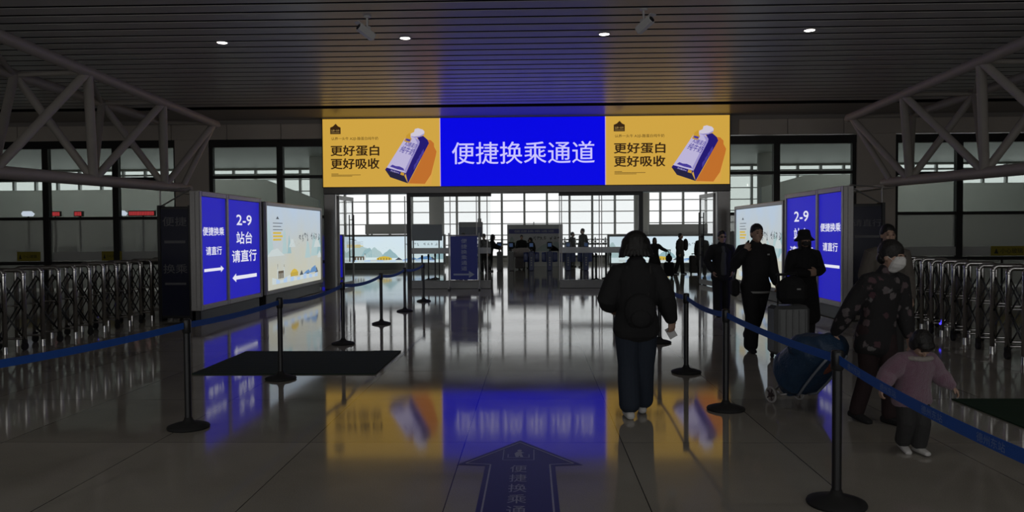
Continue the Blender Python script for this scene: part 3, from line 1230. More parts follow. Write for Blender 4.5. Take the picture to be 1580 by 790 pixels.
for x, y, lb in LAMPS:
    t = thing('downlight', lb or 'recessed downlight added to the ceiling out of view for fill light', 'lamp', (x, y, CZ if y < 20 else CZ + .32), 0, 'recessed ceiling downlights' if y < 20 else 'far hall ceiling downlights')
    MB().lathe([(.085, .0), (.108, -.004), (.11, -.012), (.092, -.016), (.085, -.008)], n=28).build('trim_ring', M_white, t)
    MB().lathe([(.001, -.013), (.084, -.012), (.084, -.002), (.001, -.001)], n=28).build('lamp', M_lamp, t)
    ld = bpy.data.lights.new('downlight_beam', 'SPOT')
    ld.energy = 24 if y < 20 else 330 if abs(x) > 9 else 8
    ld.spot_size = radians(120)
    ld.spot_blend = .8
    ld.shadow_soft_size = .08
    ld.color = (1, .95, .86)
    lo = bpy.data.objects.new('downlight_beam', ld)
    C.objects.link(lo)
    lo.parent = t
    lo.location = (0, 0, -.03)
    if y > 20 and abs(x) > 9:
        lo.rotation_euler = (radians(52), 0, 0)  # outer far-hall beams turned sideways to brighten the stair walls


def ceiling_camera(x, y, ang, label):
    t = thing('security_camera', label, 'camera', (x, y, CZ), ang)
    m = MB()
    m.lathe([(.06, 0), (.06, -.02), (.02, -.03)], n=16)
    m.cyl((0, 0, -.02), (0, 0, -.19), .016)
    m.build('stem', M_white, t)
    R = Matrix.Rotation(radians(-28), 3, 'X')
    m = MB()
    m.box((0, -.02, -.26), (.11, .30, .11), R, .012)
    m.box((0, -.04, -.195), (.135, .34, .012), R, .004)
    m.box((0, .02, -.19), (.05, .07, .07), None, .01)
    m.build('housing', M_white, t)
    m = MB()
    d = R @ Vector((0, -1, 0))
    c = Vector((0, -.02, -.26))
    m.cyl(c + d * .145, c + d * .158, .048, n=18)
    m.build('lens', M_black, t)


ceiling_camera(-2.60, 12.35, radians(-50), 'small white camera hanging from the ceiling left of the blue glow')
ceiling_camera(1.73, 12.15, radians(45), 'small white camera hanging from the ceiling right of the blue glow')

# ------------------------------------------------------------------ folding gates
M_lens = emit('blue_indicator', (70, 60, 255), 2.0)


def folding_gate(label, p0, p1, n, led):
    """concertina barrier: hoop frames on castors joined by crossed scissor bars"""
    p0, p1 = Vector(p0), Vector(p1)
    d = (p1 - p0)
    L_ = d.length
    d.normalize()
    c = Vector((d.y, -d.x, 0))
    t = thing('folding_gate', label, 'gate', p0)
    hw, H, r = .19, 1.13, .031
    for i in range(n):
        b = d * (L_ * i / (n - 1))
        hgt = H + .012 * (i % 2)
        m = MB()
        pts = [b - c * hw + ZZ * .10, b - c * hw + ZZ * (hgt - .07)]
        for a in range(1, 6):
            q = a / 6 * pi / 2
            pts.append(b - c * (hw - .07 * (1 - cos(q))) + ZZ * (hgt - .07 + .07 * sin(q)))
        for a in range(5, 0, -1):
            q = a / 6 * pi / 2
            pts.append(b + c * (hw - .07 * (1 - cos(q))) + ZZ * (hgt - .07 + .07 * sin(q)))
        pts += [b + c * hw + ZZ * (hgt - .07), b + c * hw + ZZ * .10]
        m.tube(pts, r, 10)
        m.cyl(b - c * hw + ZZ * .16, b + c * hw + ZZ * .16, .016, n=8)
        m.cyl(b - c * hw + ZZ * .62, b + c * hw + ZZ * .62, .010, n=8)
        for s in (-1, 1):
            m.ell(b + c * (s * hw) + ZZ * (hgt - .06), (.034, .034, .05), n=10, m=6)
        h_ = m.build('hoop_post', M_chrome, t)
        if i % 2 == 0 or i == n - 1:
            for s in (-1, 1):
                m = MB()
                q = b + c * (s * hw)
                m.cyl(q - c * .02 + ZZ * .055, q + c * .02 + ZZ * .055, .055, n=16)
                m.box(q + ZZ * .12, (.06, .06, .07), None, .01)
                m.build('castor', M_rub, t)
        else:
            for s in (-1, 1):
                m = MB()
                m.cyl(b + c * (s * hw) + ZZ * .0, b + c * (s * hw) + ZZ * .11, .03, .024, n=10)
                m.build('foot', M_chrome, t)
    for i in range(n - 1):
        a = d * (L_ * i / (n - 1))
        b = d * (L_ * (i + 1) / (n - 1))
        for s in (-1, 1):
            m = MB()
            off = c * (s * (hw - .035))
            for z0, z1 in ((.20, .60), (.60, 1.0)):
                for q, (u, v) in enumerate(((z0, z1), (z1, z0))):
                    A, B_ = a + off + c * (.008 * q) + ZZ * u, b + off + c * (.008 * q) + ZZ * v
                    e = (B_ - A).normalized()
                    w_ = c.cross(e)
                    R = Matrix((e, c, w_)).transposed()
                    m.box((A + B_) / 2, ((B_ - A).length, .006, .028), R, .002)
            m.build('scissor_bars', M_linkm, t)
    m = MB()
    q = d * (L_ * led) + c * hw
    m.ell(q + ZZ * .2 + c * .03, (.017, .017, .017), n=12, m=8)
    m.build('indicator_lamp', M_lens, t)
    return t


folding_gate('folding chrome barrier gate below the window with red LED strips', (-7.35, 15.62, 0), (-7.35, 9.1, 0), 17, .36)
folding_gate('folding chrome barrier gate behind the masked woman and toddler', (6.62, 13.9, 0), (5.95, 8.9, 0), 13, .42)

# ------------------------------------------------------------------ belt posts
def belt(parent, a, b, sag, txt=False):
    """webbing between two post heads given in the parent's coordinates"""
    a, b = Vector(a), Vector(b)
    d = b - a
    hor = Vector((d.x, d.y, 0))
    L_ = hor.length
    n = Vector((hor.y, -hor.x, 0)).normalized()
    m = MB()
    N_ = 16
    P = lambda t: a + d * t - ZZ * (sag * 4 * t * (1 - t))
    hw, th = .026, .0012
    vs = []
    for i in range(N_ + 1):
        p = P(i / N_)
        vs += [p - n * th - ZZ * hw, p + n * th - ZZ * hw, p + n * th + ZZ * hw, p - n * th + ZZ * hw]
    fs = []
    for i in range(N_):
        for k in range(4):
            fs.append((i * 4 + k, i * 4 + (k + 1) % 4, i * 4 + 4 + (k + 1) % 4, i * 4 + 4 + k))
    fs += [(3, 2, 1, 0), tuple(N_ * 4 + k for k in range(4))]
    m.add(vs, fs)
    o = m.build('belt', M_belt, parent)
    if txt:
        # repeated station lettering facing the walkway
        side = 1
        m = MB()
        x = .25
        while x < L_ - .3:
            t = x / L_
            p = P(t)
            u = (P(t + .01) - P(t - .01)).normalized()
            r = u if txt > 0 else -u
            up = ZZ - r * ZZ.dot(r)
            F_ = Face(p, r, up, .003)
            F_.text(m, '德州东站', 0, 0, w=.20, h=.036)
            x += .48
        m.build('belt_lettering', M_beltink, o)
    return o


def post(x, y, label, group):
    t = thing('belt_stanchion', label, 'barrier post', (x, y, 0), 0, group)
    MB().lathe([(.165, 0), (.17, .012), (.165, .022), (.12, .038), (.05, .055), (.036, .07), (.03, .09)], n=32).build('base', M_rub, t)
    MB().cyl((0, 0, .08), (0, 0, .80), .0275, n=20).build('pole', M_black, t)
    MB().lathe([(.030, .79), (.036, .80), (.036, .895), (.032, .905), (.012, .91)], n=20).build('belt_head', M_black, t)
    return t


LP = [(-2.87, 6.35), (-2.80, 8.51), (-2.77, 11.23), (-2.70, 13.74), (-2.65, 15.98), (-2.59, 18.35)]
LL = ['nearest black belt post in front of the dark green mat', 'black belt post standing at the near edge of the dark green mat',
      'black belt post just beyond the dark green mat', 'fourth black belt post of the left row, counted from the viewer',
      'fifth black belt post of the left row, before the dark door mullion', 'farthest black belt post of the left row, near the blue standing board']
RP = [(1.77, 4.56), (1.73, 7.01), (1.74, 8.87), (1.83, 11.28), (1.80, 14.1), (1.77, 17.0)]
RL = ['nearest black belt post, beside the toddler, with lettered blue belt', 'black belt post standing before the blue trolley and suitcase',
      'black belt post beside the woman\'s hand holding the ticket', 'black belt post half hidden behind the walking woman in jeans',
      'black belt post hidden behind the walking woman', 'farthest black belt post of the right row, left of the woman\'s shoulder']
lp = [post(x, y, l, 'belt posts of the left row') for (x, y), l in zip(LP, LL)]
rp = [post(x, y, l, 'belt posts of the right row') for (x, y), l in zip(RP, RL)]
HZ = .855
for i in range(5):
    a, b = Vector((*LP[i], 0)), Vector((*LP[i + 1], 0))
    u = (b - a).normalized() * .037
    belt(lp[i], u + ZZ * HZ, b - a - u + ZZ * HZ, .05 if i else .02)
    a, b = Vector((*RP[i], 0)), Vector((*RP[i + 1], 0))
    u = (b - a).normalized() * .037
    belt(rp[i], u + ZZ * HZ, b - a - u + ZZ * HZ, .035 if i else .02)
a = Vector((*LP[0], 0)); b = Vector((-3.55, 3.6, 0)); u = (b - a).normalized() * .037
belt(lp[0], u + ZZ * HZ, b - a - u + ZZ * HZ, .04)
a = Vector((*RP[0], 0)); b = Vector((1.62, 2.35, 0)); u = (b - a).normalized() * .037
belt(rp[0], u + ZZ * HZ, b - a - u + ZZ * HZ, .03, txt=1)
tp = [post(-3.55, 3.6, 'black belt post outside the left edge', 'belt posts of the left row'), post(1.62, 2.35, 'black belt post outside the right edge', 'belt posts of the right row')]
g_in = [(-3.60, 25.2), (-3.58, 26.6), (-3.45, 27.4), (2.0, 26.0), (2.15, 26.4), (2.55, 27.1), (2.75, 27.6)]
gl = ['black belt post behind the door glass, leftmost of the trio left of the blue board', 'black belt post behind the door glass, middle of the trio left of the blue board',
      'black belt post behind the door glass, rightmost of the trio left of the blue board',
      'black belt post behind the right door glass, first from the left', 'black belt post behind the right door glass, second from the left',
      'black belt post behind the right door glass, third from the left', 'black belt post behind the right door glass, nearest the woman\'s head']
for (x, y), l in zip(g_in, gl):
    post(x, y, l, 'belt posts inside the far hall')

# ------------------------------------------------------------------ mats, floor arrow
def ridged_mat(label, x0, x1, y0, y1, m_, skew=0, edge=0):
    m = MB()
    n = 26
    nx = 24
    vs = []
    for j in range(n + 1):
        for i in range(nx + 1):
            t, s = j / n, i / nx
            x = x0 + (x1 - x0) * s + skew * t
            yv = y0 + (y1 - y0) * t
            z = .012 + .003 * (j % 2) + (.012 * max(0, noise.noise(Vector((x * 1.3, yv * 1.1, 0)))) if edge else 0)
            vs.append((x - x0, yv - y0, z))
    k = len(vs)
    vs += [(v[0], v[1], 0.001) for v in vs]
    fs = []
    w_ = nx + 1
    for j in range(n):
        for i in range(nx):
            q = j * w_ + i
            fs.append((q, q + 1, q + w_ + 1, q + w_))
            fs.append((k + q, k + q + w_, k + q + w_ + 1, k + q + 1))
    for i in range(nx):
        fs.append((i, k + i, k + i + 1, i + 1)); q = n * w_ + i
        fs.append((q, q + 1, k + q + 1, k + q))
    for j in range(n):
        q = j * w_
        fs.append((q, q + w_, k + q + w_, k + q)); q = j * w_ + nx
        fs.append((q, k + q, k + q + w_, q + w_))
    m.add(vs, fs)
    o = m.build('floor_mat', m_)
    o.location = (x0, y0, 0)
    tag(o, label, 'mat')


ridged_mat('dark green ridged rubber mat on the floor left of the walkway', -3.92, -1.80, 8.78, 10.5, M_mat, 0.0, 1)
ridged_mat('green carpet mat on the floor behind the toddler', 3.95, 6.2, 5.6, 7.42, M_matg)

arrow = thing('floor_arrow', 'worn navy arrow sticker on the floor with white characters', 'floor sticker', (-.08, 5.0, 0))
o = Vector(arrow.location)


def poly_obj(name, pts, z, m_, parent, thick=.0015):
    m = MB()
    m.prism([(x - o.x, y - o.y, z) for x, y in pts], (0, 0, thick))
    return m.build(name, m_, parent)


YB = 2.6
A_ = [(-.105, 5.96), (-.535, 5.325), (-.335, 5.30), (-.345, YB), (.155, YB), (.145, 5.30), (.335, 5.325)]
m = MB()
m.prism([(x - o.x, y - o.y, .0008) for x, y in (A_[0], A_[1], A_[2], A_[5], A_[6])], (0, 0, .0012))
m.prism([(x - o.x, y - o.y, .0008) for x, y in (A_[2], A_[3], A_[4], A_[5])], (0, 0, .0012))
st = m.build('sticker', M_stick, arrow)
m = MB()


def line(p, q, w_=.011):
    p, q = Vector((*p, 0)) - o, Vector((*q, 0)) - o
    d = (q - p).normalized()
    s = Vector((-d.y, d.x, 0)) * w_ / 2
    z = Vector((0, 0, .0026))
    m.poly([p - s + z, q - s + z, q + s + z, p + s + z])


IN = [(-.105, 5.90), (-.475, 5.36), (-.30, 5.335), (-.31, YB), (.12, YB), (.11, 5.335), (.275, 5.36)]
for i in range(7):
    if i != 3:
        line(IN[i], IN[(i + 1) % 7])
F_ = Face((-o.x, -o.y, .0022), XX, YY, .0006)
for i, ch in enumerate('便捷换乘通道'):
    F_.text(m, ch, -.105, 5.235 - i * .2, w=.115, h=.155)
# pictogram: walker between two gate leaves
for a, b in (((-.22, 5.70), (-.22, 5.44)), ((-.22, 5.44), (.0, 5.44)), ((.0, 5.44), (.0, 5.70)), ((-.185, 5.50), (-.185, 5.58)), ((-.035, 5.50), (-.035, 5.58)), ((-.185, 5.50), (-.035, 5.50))):
    line(a, b, .006)
F_.pol(m, [(-.13, 5.51), (-.11, 5.51), (-.105, 5.55), (-.095, 5.51), (-.075, 5.51), (-.09, 5.6), (-.07, 5.62), (-.09, 5.64), (-.125, 5.64), (-.14, 5.6)])
F_.pol(m, [(-.105 + .017 * cos(q * pi / 5), 5.672 + .03 * sin(q * pi / 5)) for q in range(10)])
m.build('lettering', M_stickw, st)

# ------------------------------------------------------------------ blue standing board in front of the door glass
t = thing('standing_board', 'blue notice board on a wheeled steel frame before the door glass', 'sign', (-1.95, 22.05, 0))
m = MB()
for x in (-.43, .43):
    m.cyl((x, 0, .06), (x, 0, 1.62), .02)
    m.box((x, 0, .05), (.05, .42, .04), None, .006)
for z in (.26, 1.55):
    m.cyl((-.43, 0, z), (.43, 0, z), .018)
m.build('frame', M_steel2, t)
for x in (-.43, .43):
    for y in (-.2, .2):
        MB().cyl((x - .012, y, .028), (x + .012, y, .028), .028, n=14).build('castor', M_rub, t)
m = MB()
m.b2(-.385, .385, -.015, .015, .29, 1.53)
bp = m.build('panel', M_bluesign, t)
F_ = Face((-.385, -.015, .29), XX, ZZ, .004)
m = MB()
for i, ch in enumerate('便捷换乘通道'):
    F_.text(m, ch, .385, 1.10 - i * .155, w=.165, h=.125, bold=.006)
F_.arrow(m, .08, .68, .15, .05, .20, .16)
m.build('lettering', mat('pale_blue_print', (.42, .47, .6), .6), bp)

# ------------------------------------------------------------------ far hall fittings
t = thing('led_board', 'long unlit grey LED board above the far left advert', 'board', (-6.7, 36.6, 0))
MB().b2(-1.2, 1.1, -.08, .08, 1.60, 2.07, .01).build('panel', M_led, t)
m = MB()
for x in (-.9, .8):
    m.cyl((x, 0, 0), (x, 0, 1.6), .04)
m.build('post', M_darkframe, t)
t = thing('led_board', 'unlit blue-grey notice board seen through the glass right of the dark mullion', 'board', (-4.12, 30, 0))
MB().b2(-.62, .62, -.06, .06, 1.34, 1.96, .01).build('panel', mat('slate_board', (.26, .30, .36), .5, 0, 6, .1), t)
m = MB()
for x in (-.5, .5):
    m.cyl((x, 0, 0), (x, 0, 1.34), .025)
m.build('post', M_darkframe, t)
t = thing('led_board', 'long unlit grey LED board above the far right advert', 'board', (6.8, 36.6, 0))
MB().b2(-1.36, 1.36, -.08, .08, 1.50, 1.98, .01).build('panel', M_led, t)
m = MB()
for x in (-1.0, 1.0):
    m.cyl((x, 0, 0), (x, 0, 1.5), .04)
m.build('post', M_darkframe, t)
t = thing('sign_lightbox', 'narrow lit blue panel in the far hall, seen past the clad door pillar', 'lightbox', (-7.22, 27.8, 0))
m = MB(); m.b2(-.42, .42, .01, .16, 0, 1.60, .01)
m.build('cabinet', M_steel2, t)
m = MB(); m.b2(-.37, .37, -.005, .02, .06, 1.56)
m.build('blue_panel', E_sign, t)
t = thing('hanging_board', 'small dark notice board on a post above the blue standing board', 'board', (-2.47, 31, 0))
m = MB(); m.b2(-.48, .48, -.05, .05, 1.45, 2.06, .01)
m.build('panel', mat('grey_board', (.36, .37, .38), .5, 0, 6, .1), t)
m = MB(); m.b2(-.44, .44, -.056, -.045, 1.48, 1.86)
m.build('notice', mat('navy_board', (.10, .12, .2), .4, 0, 30, .3), t)
m = MB()
for x in (.3, .4):
    m.cyl((x, .08, 0), (x, .08, 2.2), .02)
m.build('post', M_darkframe, t)

t = thing('backdrop_wall', 'grey landscape backdrop with a navy banner behind the ticket gates', 'backdrop', (.11, 37, 0))
m = MB()
m.b2(-1.32, 1.32, 0, .25, 0, 2.02, .01)
m.cyl((-.05, .12, 2.0), (-.05, .12, 2.14), .02)
m.build('panel', mat('slate_backdrop', (.52, .54, .56), .5, 0, 1.5, .25), t)
m = MB(); m.b2(-1.24, 1.16, -.02, .0, 1.58, 1.80)
bn = m.build('banner', mat('navy_banner', (.08, .09, .26), .5), t)
F_ = Face((-1.24, -.02, 1.58), XX, ZZ, .004)
m = MB()
F_.text(m, '便捷换乘通道', 1.2, .11, w=1.9, h=.12)
m.build('lettering', mat('dim_print', (.4, .42, .46), .6), bn)
m = MB([0])
rnd = random.Random(5)
F_ = Face((-1.3, 0, 0), XX, ZZ, .004)
for i in range(7):
    scribble(m, F_, 1.28 + i * .17 + (.12 if i > 3 else 0), 1.36, .17, .22, rnd, 2)
m.build('brushed_title', M_ink, t)
m = MB()
for cxx, w_, h_ in ((.5, 1.0, .5), (1.9, 1.2, .35), (2.3, .6, .45), (.2, .4, .7)):
    n_ = 10
    top = [(cxx - w_ / 2 + w_ * i / n_, .75 + h_ * sin(pi * i / n_)) for i in range(n_ + 1)]
    for p, q in zip(top[:-1], top[1:]):
        F_.pol(m, [(max(.02, p[0]), .75), (min(2.6, q[0]), .75), (min(2.6, q[0]), q[1]), (max(.02, p[0]), p[1])], 1)
m.build('painted_hills', mat('slate_green', (.36, .44, .44), .5, 0, 3, .2), t)


def turnstile(x, label, flap=True, dark=False):
    t = thing('turnstile', label, 'ticket gate', (x, 33.5, 0), 0, 'ticket gates')
    m = MB()
    m.b2(-.11, .11, -.5, .5, 0, .82, .03)
    b = m.build('body', mat('navy_gate_body', (.09, .11, .26), .35, 0, 6, .1) if not dark else mat('grey_gate_body', (.30, .30, .30), .4), t)
    m = MB()
    m.b2(-.03, .03, -.45, -.40, .82, .95)
    m.box((0, -.42, 1.08), (.22, .07, .30), Matrix.Rotation(radians(-12), 3, 'X'), .02)
    m.build('reader', M_black, t)
    m = MB()
    m.box((0, -.465, 1.10), (.15, .01, .15), Matrix.Rotation(radians(-12), 3, 'X'))
    m.build('reader_screen', emit('reader_glow', (60, 78, 110), .5), t)
    if flap:
        F_ = Face((-.11, -.5, 0), XX, ZZ, .004)
        m = MB()
        for i in range(4):
            F_.rect(m, .08, .14, .22 + i * .1, .28 + i * .1)
        m.build('gate_marking', M_whiteprint, b)
        for s in (-1, 1):
            m = MB()
            m.loft([((s * .14, 0, .57), (0, .012, 0), (0, 0, .22)), ((s * .33, 0, .57), (0, .012, 0), (0, 0, .20))], 14, 3)
            m.build('flap', mat('blue_flap', (.06, .09, .32), .3), t)


for x, l, fl, dk in ((-1.42, 'dark ticket gate at the left end, beside the leaning traveller', False, True), (-.92, 'grey ticket gate left of the traveller with the bundle', False, True),
                     (-.06, 'blue ticket gate right of the traveller with the bundle', True, False), (.72, 'blue ticket gate in front of the middle of the backdrop', True, False),
                     (1.50, 'blue ticket gate behind the door glass right of the backdrop', True, False), (2.26, 'blue ticket gate before the standing couple', True, False)):
    turnstile(x, l, fl, dk)

t = thing('guard_rail', 'dark railing along the far windows with looped infill', 'railing', (3.2, 42.4, 0))
m = MB()
for z in (1.25, 1.02, .3):
    m.cyl((-2.0, 0, z), (2.4, 0, z), .025)
for i in range(9):
    x = -2.0 + i * .55
    m.cyl((x, 0, 0), (x, 0, 1.36), .028)
    if i < 8:
        for k in (0, 1):
            c = x + .14 + k * .27
            m.tube([(c + .10 * cos(a * pi / 6), 0, 1.13 + .09 * sin(a * pi / 6)) for a in range(12)] + [(c + .10, 0, 1.13)], .014, 6)
m.build('rails', M_black, t)
t = thing('guard_rail', 'dark railing along the far windows left of the backdrop', 'railing', (-2.6, 42.4, 0))
m = MB()
for z in (1.25, 1.02, .3):
    m.cyl((-1.6, 0, z), (1.4, 0, z), .025)
for i in range(7):
    m.cyl((-1.6 + i * .5, 0, 0), (-1.6 + i * .5, 0, 1.36), .028)
m.build('rails', M_black, t)

# lit message boards behind the left window
E_red = emit('led_red', (205, 60, 66), 1.0)
E_hex = emit('lamp_sign_white', (232, 234, 255), 1.2)
k = 28.5 / 23.5
for x0, x1, l in ((-14.88, -14.50, 'red LED strip behind the left window, left one of the middle pane'), (-14.03, -13.80, 'short red LED strip behind the left window, beside the pane centre'), (-12.34, -11.56, 'red LED strip behind the left window, nearest the dark sign panel')):
    t = thing('message_strip', l, 'LED strip', ((x0 + x1) / 2 * k, 28.5, 2.36), 0, 'red LED strips behind the left window')
    hw = (x1 - x0) / 2 * k
    MB().b2(-hw - .04, hw + .04, 0, .08, -.03, .17, .01).build('casing', M_black, t)
    m = MB()
    rnd = random.Random(int(x0 * 10))
    xx = -hw
    while xx < hw - .05:
        w_ = rnd.uniform(.05, .12)
        m.b2(xx, min(hw, xx + w_), -.01, 0, .0, .14)
        xx += w_ + .012
    m.build('led_field', E_red, t)
    MB().cyl((0, .12, -2.34), (0, .12, 0), .03).build('post', M_darkframe, t)
for x, l in ((-15.52, 'white hexagonal lamp sign behind the left window, left one'), (-12.62, 'white hexagonal lamp sign behind the left window, right one')):
    t = thing('lamp_sign', l, 'lamp sign', (x * k, 28.5, 2.35), 0, 'white lamp signs behind the left window')
    m = MB()
    m.prism([(-.16, 0, .0), (.19, 0, .0), (.25, 0, .09), (.13, 0, .19), (-.15, 0, .19), (-.22, 0, .1)], (0, .08, 0))
    m.build('lit_face', E_hex, t)
    MB().cyl((0, .1, -2.34), (0, .1, 0.05), .03).build('post', M_darkframe, t)

# ------------------------------------------------------------------ people
M_skin = mat('skin', (.42, .27, .20), .5, 0, 12, .08)
M_hair = mat('black_hair', (.010, .009, .008), .4, 0, 90, .4, .4, 160)
M_mask = mat('white_face_mask', (.66, .65, .63), .8, 0, 40, .03, .2, 90)
M_blackcloth = mat('black_cloth', (.010, .010, .011), .85, 0, 30, .3, .3, 220)
M_charcloth = mat('charcoal_cloth', (.028, .027, .027), .85, 0, 30, .3, .3, 220)
M_greycloth = mat('brown_grey_cloth', (.12, .105, .09), .85, 0, 30, .2, .3, 220)
M_shirt = mat('grey_shirt', (.07, .075, .075), .85, 0, 30, .2, .3, 220)
M_jean = mat('dark_jeans', (.014, .022, .038), .8, 0, 60, .25, .3, 300)
M_maroon = mat('dark_maroon_cloth', (.022, .010, .011), .85, 0, 30, .3, .3, 220)
M_pink = mat('pink_fleece', (.23, .105, .165), .95, 0, 60, .2, .9, 190, sheen=.5)
M_fleece = mat('pale_fleece', (.52, .47, .44), .95, 0, 60, .2, .9, 190)
M_shoew = mat('white_shoe', (.55, .54, .52), .6, 0, 30, .1)
M_eye = mat('dark_eye', (.01, .008, .007), .2)
M_hem = mat('light_hem', (.34, .34, .33), .8, 0, 30, .1)


def flower_cloth():
    m = mat('floral_sweater', (.013, .012, .013), .85, 0, 0, 0, .3, 200)
    nt = m.node_tree
    b = nt.nodes['Principled BSDF']
    tc = nt.nodes.new('ShaderNodeTexCoord')
    n = nt.nodes.new('ShaderNodeTexNoise'); n.inputs['Scale'].default_value = 26
    vo = nt.nodes.new('ShaderNodeTexVoronoi'); vo.inputs['Scale'].default_value = 11.5
    va = nt.nodes.new('ShaderNodeVectorMath'); va.operation = 'SCALE'; va.inputs['Scale'].default_value = .05
    vb = nt.nodes.new('ShaderNodeVectorMath'); vb.operation = 'ADD'
    nt.links.new(tc.outputs['Object'], n.inputs['Vector'])
    nt.links.new(n.outputs['Color'], va.inputs[0])
    nt.links.new(va.outputs[0], vb.inputs[0]); nt.links.new(tc.outputs['Object'], vb.inputs[1])
    nt.links.new(vb.outputs[0], vo.inputs['Vector'])
    cr = nt.nodes.new('ShaderNodeValToRGB')
    cr.color_ramp.elements[0].position = .30; cr.color_ramp.elements[0].color = (1, 1, 1, 1)
    cr.color_ramp.elements[1].position = .38; cr.color_ramp.elements[1].color = (0, 0, 0, 1)
    nt.links.new(vo.outputs['Distance'], cr.inputs[0])
    hu = nt.nodes.new('ShaderNodeSeparateColor')
    nt.links.new(vo.outputs['Color'], hu.inputs[0])
    gt = nt.nodes.new('ShaderNodeMath'); gt.operation = 'GREATER_THAN'; gt.inputs[1].default_value = .12
    nt.links.new(hu.outputs[0], gt.inputs[0])
    mu = nt.nodes.new('ShaderNodeMath'); mu.operation = 'MULTIPLY'
    nt.links.new(cr.outputs[0], mu.inputs[0]); nt.links.new(gt.outputs[0], mu.inputs[1])
    c2 = nt.nodes.new('ShaderNodeMix'); c2.data_type = 'RGBA'
    c2.inputs[6].default_value = (.15, .145, .145, 1); c2.inputs[7].default_value = (.07, .026, .036, 1)
    nt.links.new(hu.outputs[1], c2.inputs[0])
    mx = nt.nodes.new('ShaderNodeMix'); mx.data_type = 'RGBA'
    mx.inputs[6].default_value = (.012, .011, .012, 1)
    nt.links.new(c2.outputs[2], mx.inputs[7])
    nt.links.new(mu.outputs[0], mx.inputs[0])
    nt.links.new(mx.outputs[2], b.inputs['Base Color'])
    return m


M_floral = flower_cloth()


